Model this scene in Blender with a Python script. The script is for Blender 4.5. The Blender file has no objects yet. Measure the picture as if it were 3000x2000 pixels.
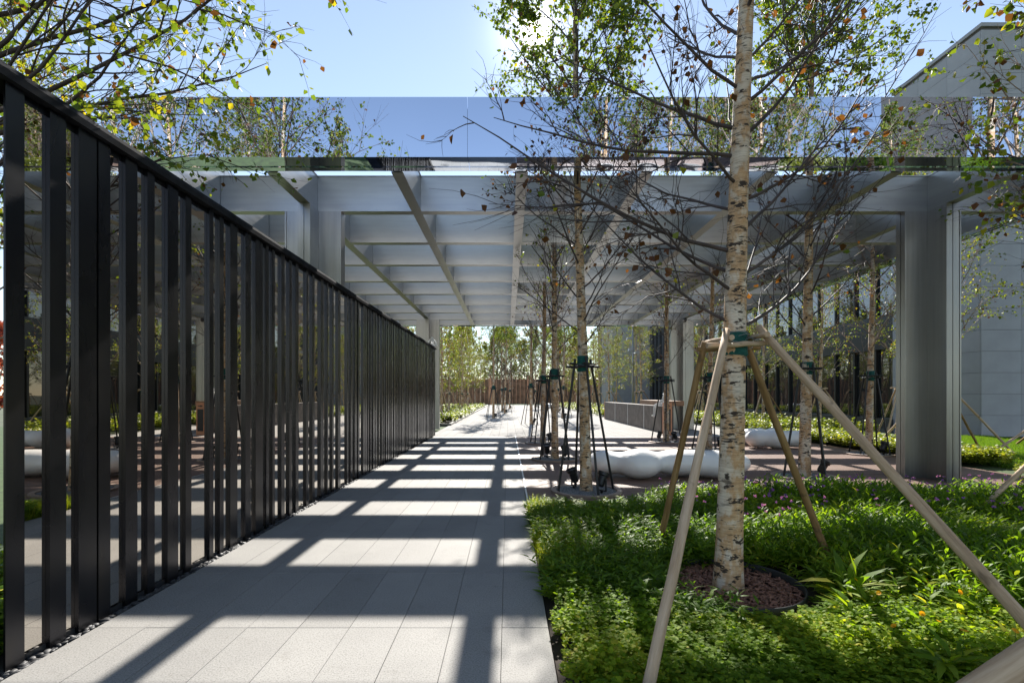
import bpy, math, random
import numpy as np
from mathutils import Vector, Matrix

R = math.radians
scn = bpy.context.scene
col = scn.collection
rnd = random.Random(11)

# ------------------------------------------------------------------ camera
EYE = 1.5
cam_d = bpy.data.cameras.new('camera')
cam_d.sensor_width = 36.0
cam_d.sensor_fit = 'HORIZONTAL'
cam_d.lens = 17.69
cam_d.shift_x = 0.0042
cam_d.shift_y = 0.0523
cam_d.clip_start = 0.05
cam_d.clip_end = 3000
cam = bpy.data.objects.new('camera', cam_d)
cam.location = (0, 0, EYE)
cam.rotation_euler = (R(90), 0, 0)
col.objects.link(cam)
scn.camera = cam

# ------------------------------------------------------------------ sky and sun
SUN_EL = math.atan(1 / 1.385)
SUN_AZ = math.atan(0.078 / 1.385)          # to the right of +Y
sun_dir = Vector((math.sin(SUN_AZ) * math.cos(SUN_EL), math.cos(SUN_AZ) * math.cos(SUN_EL), math.sin(SUN_EL)))
world = bpy.data.worlds.new('World')
scn.world = world
world.use_nodes = True
wt = world.node_tree
wt.nodes.clear()
w_out = wt.nodes.new('ShaderNodeOutputWorld')
bg = wt.nodes.new('ShaderNodeBackground')
sky = wt.nodes.new('ShaderNodeTexSky')
sky.sky_type = 'NISHITA'
sky.sun_disc = False
sky.sun_elevation = SUN_EL
sky.sun_rotation = SUN_AZ
sky.altitude = 0
sky.air_density = 1.0
sky.dust_density = 0.03
sky.ozone_density = 0.9
bg.inputs['Strength'].default_value = 0.083
hs = wt.nodes.new('ShaderNodeHueSaturation')
hs.inputs['Saturation'].default_value = 0.84
wt.links.new(sky.outputs[0], hs.inputs['Color'])
wt.links.new(hs.outputs[0], bg.inputs['Color'])
# the sun's own white disc and its aureole, seen in the sky where the sun stands
tc = wt.nodes.new('ShaderNodeTexCoord')
dot = wt.nodes.new('ShaderNodeVectorMath'); dot.operation = 'DOT_PRODUCT'
dot.inputs[1].default_value = sun_dir
wt.links.new(tc.outputs['Generated'], dot.inputs[0])
ac = wt.nodes.new('ShaderNodeMath'); ac.operation = 'ARCCOSINE'; ac.use_clamp = False
wt.links.new(dot.outputs['Value'], ac.inputs[0])
def wmath(op, a, b):
    n = wt.nodes.new('ShaderNodeMath'); n.operation = op
    for i, v in enumerate((a, b)):
        if v is None: continue
        if isinstance(v, (int, float)): n.inputs[i].default_value = v
        else: wt.links.new(v, n.inputs[i])
    return n.outputs[0]
def lobe(width, amp):
    q = wmath('DIVIDE', ac.outputs[0], R(width))
    q = wmath('MULTIPLY', q, q)
    e = wmath('EXPONENT', wmath('MULTIPLY', q, -1.0), None)
    return wmath('MULTIPLY', e, amp)
glow = wmath('ADD', lobe(0.9, 6.0), lobe(3.2, 0.4))
em = wt.nodes.new('ShaderNodeBackground')
em.inputs['Color'].default_value = (1, 0.97, 0.92, 1)
wt.links.new(glow, em.inputs['Strength'])
addw = wt.nodes.new('ShaderNodeAddShader')
wt.links.new(bg.outputs[0], addw.inputs[0])
wt.links.new(em.outputs[0], addw.inputs[1])
wt.links.new(addw.outputs[0], w_out.inputs['Surface'])

sun_l = bpy.data.lights.new('sun', 'SUN')
sun_l.energy = 4.3
sun_l.angle = R(0.53)
sun_l.color = (1.0, 0.95, 0.87)
sun_o = bpy.data.objects.new('sun', sun_l)
sun_o.rotation_euler = sun_dir.to_track_quat('Z', 'Y').to_euler()
sun_o.location = sun_dir * 60
col.objects.link(sun_o)

scn.view_settings.view_transform = 'Standard'
scn.view_settings.look = 'None'
scn.view_settings.exposure = 1.38
scn.view_settings.gamma = 1.0
scn.view_settings.use_curve_mapping = False
scn.render.engine = 'CYCLES'
scn.cycles.use_denoising = True
scn.cycles.max_bounces = 8
scn.cycles.diffuse_bounces = 4
scn.cycles.glossy_bounces = 4
scn.cycles.transmission_bounces = 4
scn.cycles.transparent_max_bounces = 6
scn.cycles.caustics_reflective = False
scn.cycles.caustics_refractive = False
scn.cycles.sample_clamp_indirect = 6.0

# ------------------------------------------------------------------ helpers
def tag(o, label=None, cat=None, group=None, kind=None):
    if label: o['label'] = label
    if cat: o['category'] = cat
    if group: o['group'] = group
    if kind: o['kind'] = kind
    return o

def link(name, data, parent=None, loc=None, rot=None, scale=None):
    o = bpy.data.objects.new(name, data)
    col.objects.link(o)
    if parent is not None: o.parent = parent
    if loc is not None: o.location = loc
    if rot is not None: o.rotation_euler = rot
    if scale is not None: o.scale = scale
    return o

def empty(name, loc=(0, 0, 0), rz=0.0):
    o = link(name, None, None, loc, (0, 0, rz))
    o.empty_display_size = 0.2
    return o

def copy_tree(o, parent=None):
    c = o.copy()
    col.objects.link(c)
    c.parent = parent
    for ch in o.children:
        copy_tree(ch, c)
    return c

def mesh_np(name, V, F, mat=None, smooth=False, attr=None):
    """V (n,3); F list of (m,k) integer arrays."""
    V = np.asarray(V, dtype=np.float32)
    if isinstance(F, np.ndarray): F = [F]
    F = [np.asarray(f, dtype=np.int32) for f in F if len(f)]
    me = bpy.data.meshes.new(name)
    me.vertices.add(len(V))
    me.vertices.foreach_set('co', V.ravel())
    nl = sum(f.size for f in F)
    nf = sum(len(f) for f in F)
    me.loops.add(nl)
    me.loops.foreach_set('vertex_index', np.concatenate([f.ravel() for f in F]))
    me.polygons.add(nf)
    tot = np.concatenate([np.full(len(f), f.shape[1], dtype=np.int32) for f in F])
    st = np.concatenate([[0], np.cumsum(tot)[:-1]]).astype(np.int32)
    me.polygons.foreach_set('loop_start', st)
    if smooth:
        me.polygons.foreach_set('use_smooth', np.ones(nf, dtype=bool))
    if attr is not None:
        a = me.attributes.new('lc', 'FLOAT', 'POINT')
        a.data.foreach_set('value', np.asarray(attr, dtype=np.float32))
    me.update(calc_edges=True)
    me.validate()
    if mat: me.materials.append(mat)
    return me

class MB:
    def __init__(self):
        self.v = []; self.f = []
    def box(self, x0, x1, y0, y1, z0, z1):
        n = len(self.v)
        self.v += [(x0, y0, z0), (x1, y0, z0), (x1, y1, z0), (x0, y1, z0), (x0, y0, z1), (x1, y0, z1), (x1, y1, z1), (x0, y1, z1)]
        self.f += [tuple(n + i for i in q) for q in ((0, 3, 2, 1), (4, 5, 6, 7), (0, 1, 5, 4), (1, 2, 6, 5), (2, 3, 7, 6), (3, 0, 4, 7))]
        return self
    def prism(self, prof, a, b, axis='y'):
        """profile of (p, q) points extruded from a to b along axis; y: (x,z), x: (y,z), z: (x,y)"""
        n = len(self.v); k = len(prof)
        for t in (a, b):
            for p, q in prof:
                self.v.append({'y': (p, t, q), 'x': (t, p, q), 'z': (p, q, t)}[axis])
        self.f.append(tuple(n + i for i in range(k)))
        self.f.append(tuple(n + k + i for i in reversed(range(k))))
        for i in range(k):
            j = (i + 1) % k
            self.f.append((n + i, n + k + i, n + k + j, n + j))
        return self
    def tube(self, pts, rad, s=10, cap=True):
        pts = [Vector(p) for p in pts]
        if not hasattr(rad, '__len__'): rad = [rad] * len(pts)
        n = len(self.v)
        for i, p in enumerate(pts):
            t = (pts[min(i + 1, len(pts) - 1)] - pts[max(i - 1, 0)]).normalized()
            ref = Vector((1, 0, 0)) if abs(t.z) > 0.8 else Vector((0, 0, 1))
            u = t.cross(ref).normalized(); w = t.cross(u)
            for j in range(s):
                a = 2 * math.pi * j / s
                self.v.append(tuple(p + (u * math.cos(a) + w * math.sin(a)) * rad[i]))
        for i in range(len(pts) - 1):
            for j in range(s):
                k = (j + 1) % s
                self.f.append((n + i * s + j, n + i * s + k, n + (i + 1) * s + k, n + (i + 1) * s + j))
        if cap:
            self.f.append(tuple(n + j for j in reversed(range(s))))
            e = n + (len(pts) - 1) * s
            self.f.append(tuple(e + j for j in range(s)))
        return self
    def lathe(self, prof, s=24, c=(0, 0, 0)):
        n = len(self.v); k = len(prof)
        for j in range(s):
            a = 2 * math.pi * j / s
            for r, z in prof:
                self.v.append((c[0] + r * math.cos(a), c[1] + r * math.sin(a), c[2] + z))
        for j in range(s):
            m = (j + 1) % s
            for i in range(k - 1):
                self.f.append((n + j * k + i, n + m * k + i, n + m * k + i + 1, n + j * k + i + 1))
        return self
    def mesh(self, name, mat, smooth=False):
        me = bpy.data.meshes.new(name)
        me.from_pydata(self.v, [], self.f)
        me.update()
        if mat: me.materials.append(mat)
        if smooth:
            me.polygons.foreach_set('use_smooth', [True] * len(me.polygons))
        bm = __import__('bmesh').new()
        bm.from_mesh(me)
        __import__('bmesh').ops.recalc_face_normals(bm, faces=bm.faces)
        bm.to_mesh(me); bm.free()
        return me
    def build(self, name, mat, parent=None, loc=None, smooth=False):
        return link(name, self.mesh(name, mat, smooth), parent, loc)

# ------------------------------------------------------------------ materials
class NT:
    def __init__(self, name):
        self.m = bpy.data.materials.new(name)
        self.m.use_nodes = True
        self.t = self.m.node_tree
        self.p = self.t.nodes['Principled BSDF']
        self.out = self.t.nodes['Material Output']
    def n(self, typ, **kw):
        nd = self.t.nodes.new(typ)
        for k, v in kw.items(): setattr(nd, k, v)
        return nd
    def l(self, a, b): self.t.links.new(a, b)
    def set(self, **kw):
        for k, v in kw.items():
            key = k.replace('_', ' ')
            key = {'Base Color': 'Base Color', 'Specular': 'Specular IOR Level'}.get(key, key)
            self.p.inputs[key].default_value = v
        return self
    def coords(self, scale=(1, 1, 1), kind='Object', offset_random=False):
        tcn = self.n('ShaderNodeTexCoord')
        mp = self.n('ShaderNodeMapping')
        mp.inputs['Scale'].default_value = scale
        self.l(tcn.outputs[kind], mp.inputs['Vector'])
        if offset_random:
            oi = self.n('ShaderNodeObjectInfo')
            cb = self.n('ShaderNodeCombineXYZ')
            mu = self.n('ShaderNodeMath', operation='MULTIPLY'); mu.inputs[1].default_value = 37.0
            self.l(oi.outputs['Random'], mu.inputs[0])
            for i in range(3): self.l(mu.outputs[0], cb.inputs[i])
            self.l(cb.outputs[0], mp.inputs['Location'])
        return mp.outputs[0]
    def noise(self, vec, scale, detail=4, rough=0.55):
        nd = self.n('ShaderNodeTexNoise')
        nd.inputs['Scale'].default_value = scale
        nd.inputs['Detail'].default_value = detail
        nd.inputs['Roughness'].default_value = rough
        if vec is not None: self.l(vec, nd.inputs['Vector'])
        return nd.outputs['Fac']
    def ramp(self, fac, stops, interp='LINEAR'):
        nd = self.n('ShaderNodeValToRGB')
        cr = nd.color_ramp; cr.interpolation = interp
        while len(cr.elements) < len(stops): cr.elements.new(0.5)
        for e, (p, c) in zip(cr.elements, stops):
            e.position = p
            e.color = (c, c, c, 1) if not hasattr(c, '__len__') else (*c, 1)
        self.l(fac, nd.inputs[0])
        return nd.outputs[0]
    def mix(self, fac, a, b, mode='MIX'):
        nd = self.n('ShaderNodeMix', data_type='RGBA', blend_type=mode)
        for sock, v in ((nd.inputs[0], fac), (nd.inputs[6], a), (nd.inputs[7], b)):
            if isinstance(v, (int, float)): sock.default_value = v
            elif isinstance(v, tuple): sock.default_value = (*v, 1)
            else: self.l(v, sock)
        return nd.outputs[2]
    def bump(self, h, strength=0.3, dist=0.01):
        nd = self.n('ShaderNodeBump')
        nd.inputs['Strength'].default_value = strength
        nd.inputs['Distance'].default_value = dist
        self.l(h, nd.inputs['Height'])
        self.l(nd.outputs[0], self.p.inputs['Normal'])
    def rand(self, lo, hi):
        oi = self.n('ShaderNodeObjectInfo')
        mr = self.n('ShaderNodeMapRange')
        mr.inputs[3].default_value = lo; mr.inputs[4].default_value = hi
        self.l(oi.outputs['Random'], mr.inputs[0])
        return mr.outputs[0]

M = {}
def simple(name, c, rough=0.5, metal=0.0, var=0.0, vs=3.0, spec=0.5):
    k = NT(name)
    k.set(Base_Color=(*c, 1), Roughness=rough, Metallic=metal, Specular=spec)
    if var:
        f = k.noise(k.coords(), vs, 5)
        lo = tuple(x * (1 - var) for x in c); hi = tuple(min(1, x * (1 + var)) for x in c)
        k.l(k.ramp(f, [(0.3, lo), (0.7, hi)]), k.p.inputs['Base Color'])
    M[name] = k.m
    return k

# paving granite
def granite(name, tone, jointed=False):
    k = NT(name)
    v = k.coords(kind='Object') if not jointed else k.coords(kind='Object')
    geo = k.n('ShaderNodeNewGeometry')
    sp = k.noise(geo.outputs['Position'], 110, 3, 0.75)
    big = k.noise(geo.outputs['Position'], 1.3, 5, 0.6)
    c = k.ramp(sp, [(0.34, tuple(x * 0.60 for x in tone)), (0.47, tone), (0.66, tuple(x * 1.22 for x in tone))])
    c = k.mix(0.75, c, k.ramp(big, [(0.3, (0.80, 0.80, 0.80)), (0.65, (1.0, 1.0, 0.99))]), 'MULTIPLY')
    stain = k.noise(geo.outputs['Position'], 6.0, 6, 0.7)
    c = k.mix(0.5, c, k.ramp(stain, [(0.28, (0.72, 0.70, 0.67)), (0.42, (1, 1, 1))]), 'MULTIPLY')
    if not jointed:
        rv = k.rand(0.92, 1.05)
        cmb = k.n('ShaderNodeCombineColor')
        for i in range(3): k.l(rv, cmb.inputs[i])
        c = k.mix(1.0, c, cmb.outputs[0], 'MULTIPLY')
    else:
        br = k.n('ShaderNodeTexBrick')
        br.offset = 0.0
        br.inputs['Scale'].default_value = 1.0
        br.inputs['Mortar Size'].default_value = 0.006
        br.inputs['Brick Width'].default_value = 0.33
        br.inputs['Row Height'].default_value = 1.0
        br.inputs['Color1'].default_value = (1, 1, 1, 1)
        br.inputs['Color2'].default_value = (0.9, 0.9, 0.9, 1)
        br.inputs['Mortar'].default_value = (0.3, 0.3, 0.3, 1)
        k.l(geo.outputs['Position'], br.inputs['Vector'])
        c = k.mix(1.0, c, br.outputs['Color'], 'MULTIPLY')
    k.l(c, k.p.inputs['Base Color'])
    k.set(Roughness=0.9 if jointed else 0.75, Specular=0.1 if jointed else 0.3)
    k.bump(sp, 0.12, 0.002)
    M[name] = k.m
granite('granite', (0.305, 0.295, 0.28))
granite('granite_far', (0.42, 0.405, 0.385), True)
simple('joint', (0.07, 0.062, 0.055), 0.9)
simple('soil', (0.035, 0.025, 0.018), 0.95, var=0.4, vs=20)
simple('far_ground', (0.07, 0.08, 0.04), 0.95, var=0.3, vs=0.4)
simple('lawn_soil', (0.045, 0.075, 0.018), 0.95, var=0.35, vs=6)

# deck
k = NT('deck')
v = k.coords((1, 30, 30), offset_random=True)
g = k.noise(v, 2.2, 5, 0.6)
c = k.ramp(g, [(0.3, (0.165, 0.10, 0.075)), (0.7, (0.26, 0.165, 0.125))])
rv = k.rand(0.8, 1.15)
cmb = k.n('ShaderNodeCombineColor')
for i in range(3): k.l(rv, cmb.inputs[i])
c = k.mix(1.0, c, cmb.outputs[0], 'MULTIPLY')
k.l(c, k.p.inputs['Base Color'])
k.set(Roughness=0.6, Specular=0.35)
k.bump(g, 0.3, 0.003)
M['deck'] = k.m

# metals
k = NT('fence_steel')
v = k.coords((1.2, 1.2, 0.5), offset_random=True)
g = k.noise(v, 2.5, 3, 0.5)
k.l(k.ramp(g, [(0.3, (0.046, 0.047, 0.056)), (0.6, (0.060, 0.060, 0.066)), (0.8, (0.078, 0.073, 0.068))]), k.p.inputs['Base Color'])
k.l(k.ramp(g, [(0.3, 0.24), (0.7, 0.32)]), k.p.inputs['Roughness'])
k.set(Metallic=0.95, Specular=0.5)
M['fence_steel'] = k.m

def satin(name, sc, f):
    k = NT(name)
    g = k.noise(k.coords(sc), 1.6, 5, 0.6)
    g2 = k.noise(k.coords((1, 1, 1)), 1.1, 4, 0.6)
    c = k.ramp(g, [(0.3, (0.39 * f, 0.39 * f, 0.385 * f)), (0.7, (0.48 * f, 0.48 * f, 0.47 * f))])
    c = k.mix(0.6, c, k.ramp(g2, [(0.3, (0.86, 0.86, 0.86)), (0.6, (1, 1, 1))]), 'MULTIPLY')
    k.l(c, k.p.inputs['Base Color'])
    k.l(k.ramp(g, [(0.3, 0.28), (0.7, 0.38)]), k.p.inputs['Roughness'])
    k.set(Metallic=0.92, Specular=0.5)
    M[name] = k.m
satin('steel', (0.5, 0.5, 7), 0.86)
satin('steel_upright', (9, 9, 0.3), 0.74)
simple('rail_steel', (0.030, 0.031, 0.035), 0.9, 0.0, var=0.35, vs=6, spec=0.02)

def mirror(name, c, rough, wave=0.0):
    k = NT(name)
    k.set(Base_Color=(*c, 1), Metallic=1.0, Roughness=rough)
    if wave:
        g = k.noise(k.coords((0.9, 0.9, 0.25)), 1.7, 1, 0.4)
        k.bump(g, wave, 0.02)
    M[name] = k.m
mirror('mirror', (0.68, 0.76, 0.90), 0.012, 0.25)
mirror('dark_mirror', (0.66, 0.62, 0.57), 0.008)

# timber
def timber(name, a, b):
    k = NT(name)
    v = k.coords((14, 14, 1.2), offset_random=True)
    g = k.noise(v, 2.0, 6, 0.65)
    c = k.ramp(g, [(0.28, tuple(x * 0.6 for x in a)), (0.42, a), (0.7, b)])
    kn = k.noise(k.coords((6, 6, 5), offset_random=True), 1.6, 2, 0.5)
    c = k.mix(k.ramp(kn, [(0.66, 0.0), (0.74, 0.75)]), c, (0.10, 0.065, 0.04))
    k.l(c, k.p.inputs['Base Color'])
    k.set(Roughness=0.75, Specular=0.25)
    k.bump(g, 0.4, 0.004)
    M[name] = k.m
timber('timber', (0.44, 0.31, 0.20), (0.66, 0.51, 0.365))
timber('timber_brown', (0.24, 0.145, 0.06), (0.40, 0.26, 0.125))

# birch bark
k = NT('bark')
v = k.coords((1, 1, 1), offset_random=True)
def scaled(vec, s):
    mp = k.n('ShaderNodeMapping'); mp.inputs['Scale'].default_value = s
    k.l(vec, mp.inputs['Vector']); return mp.outputs[0]
tone = k.noise(scaled(v, (4, 4, 2.4)), 1.5, 5, 0.62)
base = k.ramp(tone, [(0.30, (0.76, 0.69, 0.60)), (0.44, (0.70, 0.59, 0.47)), (0.51, (0.58, 0.36, 0.19)), (0.58, (0.64, 0.45, 0.28)), (0.66, (0.76, 0.68, 0.58))])
fine = k.noise(scaled(v, (7, 7, 120)), 1.0, 4, 0.7)
base = k.mix(0.7, base, k.ramp(fine, [(0.35, (0.60, 0.53, 0.46)), (0.58, (1, 1, 1))]), 'MULTIPLY')
dash = k.noise(scaled(v, (11, 11, 62)), 1.0, 3, 0.55)
patch = k.noise(scaled(v, (8, 8, 19)), 1.0, 5, 0.66)
knot = k.n('ShaderNodeTexVoronoi'); knot.inputs['Scale'].default_value = 1.0
k.l(scaled(v, (5.5, 5.5, 4.2)), knot.inputs['Vector'])
wob = k.n('ShaderNodeMath', operation='ADD')
k.l(knot.outputs['Distance'], wob.inputs[0])
wm = k.n('ShaderNodeMath', operation='MULTIPLY'); wm.inputs[1].default_value = 0.35
k.l(patch, wm.inputs[0]); k.l(wm.outputs[0], wob.inputs[1])
dark = k.n('ShaderNodeMath', operation='MAXIMUM')
sel = k.noise(scaled(v, (3, 3, 5)), 1.0, 2, 0.5)
dm = k.n('ShaderNodeMath', operation='MULTIPLY')
k.l(k.ramp(dash, [(0.565, 0.0), (0.61, 0.92)]), dm.inputs[0]); k.l(k.ramp(sel, [(0.40, 0.12), (0.58, 1.0)]), dm.inputs[1])
k.l(dm.outputs[0], dark.inputs[0])
k.l(k.ramp(patch, [(0.565, 0.0), (0.60, 1.0)]), dark.inputs[1])
dark2 = k.n('ShaderNodeMath', operation='MAXIMUM')
k.l(dark.outputs[0], dark2.inputs[0])
k.l(k.ramp(wob.outputs[0], [(0.255, 1.0), (0.30, 0.0)]), dark2.inputs[1])
c = k.mix(dark2.outputs[0], base, (0.050, 0.036, 0.028))
k.l(c, k.p.inputs['Base Color'])
k.set(Roughness=0.7, Specular=0.3)
k.bump(k.mix(0.5, patch, fine), 0.45, 0.008)
M['bark'] = k.m
simple('branch', (0.062, 0.045, 0.042), 0.65, var=0.45, vs=5)
simple('branch_pale', (0.33, 0.25, 0.20), 0.7, var=0.45, vs=5)

def foliage(name, stops, trans=0.45, rough=0.45, spec=0.4):
    k = NT(name)
    a = k.n('ShaderNodeAttribute', attribute_name='lc')
    c = k.ramp(a.outputs['Fac'], stops)
    k.l(c, k.p.inputs['Base Color'])
    k.set(Roughness=rough, Specular=spec)
    tr = k.n('ShaderNodeBsdfTranslucent')
    ct = k.mix(1.0, c, (1.9, 1.8, 0.6), 'MULTIPLY')
    k.l(ct, tr.inputs['Color'])
    mx = k.n('ShaderNodeMixShader'); mx.inputs[0].default_value = trans
    k.l(k.p.outputs[0], mx.inputs[1]); k.l(tr.outputs[0], mx.inputs[2])
    k.l(mx.outputs[0], k.out.inputs['Surface'])
    M[name] = k.m
foliage('birch_leaf', [(0.0, (0.060, 0.105, 0.018)), (0.35, (0.12, 0.18, 0.025)), (0.62, (0.25, 0.27, 0.03)), (0.74, (0.42, 0.33, 0.03)), (0.80, (0.13, 0.052, 0.022)), (1.0, (0.085, 0.038, 0.02))])
foliage('cover_leaf', [(0.0, (0.085, 0.165, 0.012)), (0.5, (0.17, 0.27, 0.018)), (0.85, (0.29, 0.36, 0.025)), (1.0, (0.42, 0.40, 0.05))], 0.5, 0.6, 0.15)
foliage('lance_leaf', [(0.0, (0.065, 0.14, 0.012)), (0.55, (0.14, 0.245, 0.018)), (0.85, (0.25, 0.34, 0.022)), (1.0, (0.38, 0.38, 0.05))], 0.52, 0.5, 0.22)
foliage('hedge_leaf', [(0.0, (0.10, 0.15, 0.02)), (0.6, (0.20, 0.25, 0.03)), (1.0, (0.33, 0.33, 0.05))], 0.42)
foliage('grass', [(0.0, (0.06, 0.13, 0.015)), (1.0, (0.15, 0.25, 0.03))], 0.45)
foliage('red_leaf', [(0.0, (0.20, 0.03, 0.03)), (1.0, (0.38, 0.09, 0.06))], 0.4)
foliage('purple_flower', [(0.0, (0.20, 0.06, 0.42)), (1.0, (0.40, 0.17, 0.66))], 0.35, 0.6, 0.2)
foliage('orange_flower', [(0.0, (0.80, 0.30, 0.01)), (1.0, (0.85, 0.45, 0.02))], 0.3, 0.6, 0.2)
simple('mulch', (0.27, 0.135, 0.09), 0.9, var=0.55, vs=40)
simple('pebble', (0.040, 0.040, 0.043), 0.6, var=0.6, vs=14)
simple('gravel', (0.27, 0.275, 0.28), 0.8, var=0.6, vs=45)
simple('white_resin', (0.90, 0.89, 0.87), 0.32, var=0.03, vs=1.5)
simple('black_tube', (0.016, 0.016, 0.018), 0.38, 0.3)
simple('black_plastic', (0.012, 0.012, 0.013), 0.4)
simple('edging', (0.02, 0.02, 0.02), 0.5)
simple('teal_wrap', (0.006, 0.085, 0.072), 0.85, var=0.35, vs=50)
simple('wire', (0.42, 0.43, 0.43), 0.4, 0.8)
simple('silver_wire', (0.72, 0.73, 0.74), 0.35, 0.7)
simple('trim', (0.62, 0.61, 0.60), 0.4, 0.4)
simple('ring', (0.36, 0.26, 0.20), 0.6, 0.1, var=0.2)
simple('concrete_dark', (0.12, 0.10, 0.088), 0.75, var=0.35, vs=3.0)
simple('concrete_joint', (0.62, 0.61, 0.60), 0.7)
simple('corten', (0.66, 0.33, 0.19), 0.7, var=0.3, vs=3)
simple('corten_dark', (0.32, 0.20, 0.12), 0.8, var=0.4, vs=1.5)
simple('wood_seat', (0.30, 0.17, 0.10), 0.6, var=0.25, vs=8)
simple('stone_panel', (0.35, 0.355, 0.37), 0.8, var=0.10, vs=1.2)
simple('office', (0.045, 0.047, 0.05), 0.8, var=0.1)
simple('stone_joint', (0.13, 0.13, 0.14), 0.9)
simple('facade_dark', (0.03, 0.031, 0.034), 0.35, 0.4)
simple('plinth', (0.035, 0.037, 0.042), 0.3, spec=0.6)
simple('lamp_grey', (0.30, 0.31, 0.32), 0.45, 0.5)
k = simple('glass', (0.012, 0.016, 0.02), 0.015, 0.0)
k.p.inputs['IOR'].default_value = 2.1
g = k.noise(k.coords((0.6, 0.6, 0.8)), 1.4, 1, 0.4)
k.bump(g, 0.10, 0.02)
k = simple('lamp_lens', (0.25, 0.26, 0.28), 0.1)
k = simple('water', (0.012, 0.016, 0.02), 0.03)
k.p.inputs['IOR'].default_value = 1.33
k.bump(k.noise(k.coords(), 3.0, 3), 0.08, 0.01)

# ------------------------------------------------------------------ the ground
def sheet(name, x0, x1, y0, y1, z, mat, label=None):
    mb = MB(); mb.box(x0, x1, y0, y1, z - 0.05, z)
    o = mb.build(name, mat)
    tag(o, kind='structure')
    return o
mb = MB()
mb.v = [(-900, -900, -0.20), (900, -900, -0.20), (900, 1500, -0.20), (-900, 1500, -0.20)]
mb.f = [(0, 1, 2, 3)]
tag(mb.build('ground', M['far_ground']), 'dull green open ground stretching to the horizon', 'ground', kind='structure')

PX0, PX1 = -2.66, 0.262          # the path
path = sheet('path', -2.98, 0.268, -5.4, 18.2, -0.034, M['joint'])
tag(path, 'pale granite slab walkway beside the dark slatted screen', 'path')
cols = [-2.66, -2.342, -2.012, -1.682, -1.352, -1.022, -0.697, -0.367, -0.037, 0.262]
slabs = {}
row0 = 3.25
rows = [row0 + i for i in range(-8, 15)] + [18.2]
for ri in range(len(rows) - 1):
    y0, y1 = rows[ri], rows[ri + 1]
    for ci in range(len(cols) - 1):
        x0, x1 = cols[ci], cols[ci + 1]
        key = (round(x1 - x0, 3), round(y1 - y0, 3))
        if key not in slabs:
            g_ = 0.0012
            w, d = key[0] / 2 - g_, key[1] / 2 - g_
            e = 0.0015
            s = MB()
            s.v = [(-w, -d, -0.03), (w, -d, -0.03), (w, d, -0.03), (-w, d, -0.03), (-w, -d, -e), (w, -d, -e), (w, d, -e), (-w, d, -e),
                   (-w + e, -d + e, 0), (w - e, -d + e, 0), (w - e, d - e, 0), (-w + e, d - e, 0)]
            s.f = [(0, 3, 2, 1)] + [(i, (i + 1) % 4, 4 + (i + 1) % 4, 4 + i) for i in range(4)] + [(4 + i, 4 + (i + 1) % 4, 8 + (i + 1) % 4, 8 + i) for i in range(4)] + [(8, 9, 10, 11)]
            slabs[key] = s.mesh('paving_slab', M['granite'])
        link('paving_slab', slabs[key], path, ((x0 + x1) / 2, (y0 + y1) / 2, rnd.uniform(-0.0008, 0.0008)))

plaza = sheet('plaza', -2.9, 10.4, 18.215, 76, -0.004, M['granite_far'])
tag(plaza, 'sunlit pale stone plaza beyond the timber deck', 'plaza')
soil = sheet('planting_bed', 0.272, 13.5, -6, 7.13, -0.03, M['soil'])
tag(soil, 'dark soil of the planting bed beside the path', 'soil')
lawn = sheet('lawn', 9.56, 15.2, 7.15, 64, -0.03, M['lawn_soil'])
tag(lawn, 'sunny green lawn between the deck and the building', 'lawn')
lawn2 = sheet('lawn', 10.42, 26, -12, 7.1, -0.06, M['lawn_soil'])
tag(lawn2, 'green ground right of the planting bed', 'lawn')
bed_far = sheet('planting_bed', -14, -2.93, 24.9, 75, -0.03, M['soil'])
tag(bed_far, 'soil bed under the birch grove left of the plaza', 'soil')
lawn_far = sheet('lawn', -40, 40, 76.02, 90, 0.0, M['lawn_soil'])
tag(lawn_far, 'strip of green lawn before the copper coloured fin screen', 'lawn')
mb = MB(); mb.box(-2.93, -2.8, 24.9, 75, -0.05, 0.09); mb.box(-14, -2.93, 24.78, 24.9, -0.05, 0.09)
tag(mb.build('kerb', M['plinth']), 'dark kerb round the grove bed', 'kerb', kind='structure')
outer = sheet('ground_strip', -30, -2.99, -12, 24.7, -0.05, M['lawn_soil'])
tag(outer, 'planted ground behind the slatted screen', 'ground')
water = sheet('water', 15.2, 17.55, 19.6, 64, -0.01, M['water'])
tag(water, 'still dark reflecting pool along the glass building', 'pool')

# timber deck
DX0, DX1, DY0, DY1 = 0.30, 9.55, 7.15, 18.2
mb = MB(); mb.box(DX0, DX1, DY0, DY1, -0.12, -0.03)
deck = mb.build('deck', M['edging'])
tag(deck, 'reddish brown timber deck under the steel canopy', 'deck', kind='structure')
mb = MB(); mb.box(0.272, 0.298, DY0, DY1, -0.05, 0.008)
mb.build('edge_trim', M['trim'], deck)
pw = 0.1455
nrow = int((DY1 - DY0) / pw)
pm = {}
for i in range(nrow):
    cuts = [DX0] + ([3.1, 6.4] if i % 2 else [1.9, 5.0, 8.0]) + [DX1]
    for a, b in zip(cuts[:-1], cuts[1:]):
        L = round(b - a, 3)
        if L not in pm:
            w = pw / 2 - 0.0035; h = L / 2 - 0.0015
            s = MB()
            prof = [(-w, -0.028), (w, -0.028), (w, 0.0), (w - 0.004, 0.004), (0.006, 0.004), (0.003, 0.0), (-0.003, 0.0), (-0.006, 0.004), (-w + 0.004, 0.004), (-w, 0.0)]
            s.prism(prof, -h, h, 'x')
            pm[L] = s.mesh('plank', M['deck'])
        link('plank', pm[L], deck, ((a + b) / 2, DY0 + (i + 0.5) * pw, 0))

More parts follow.
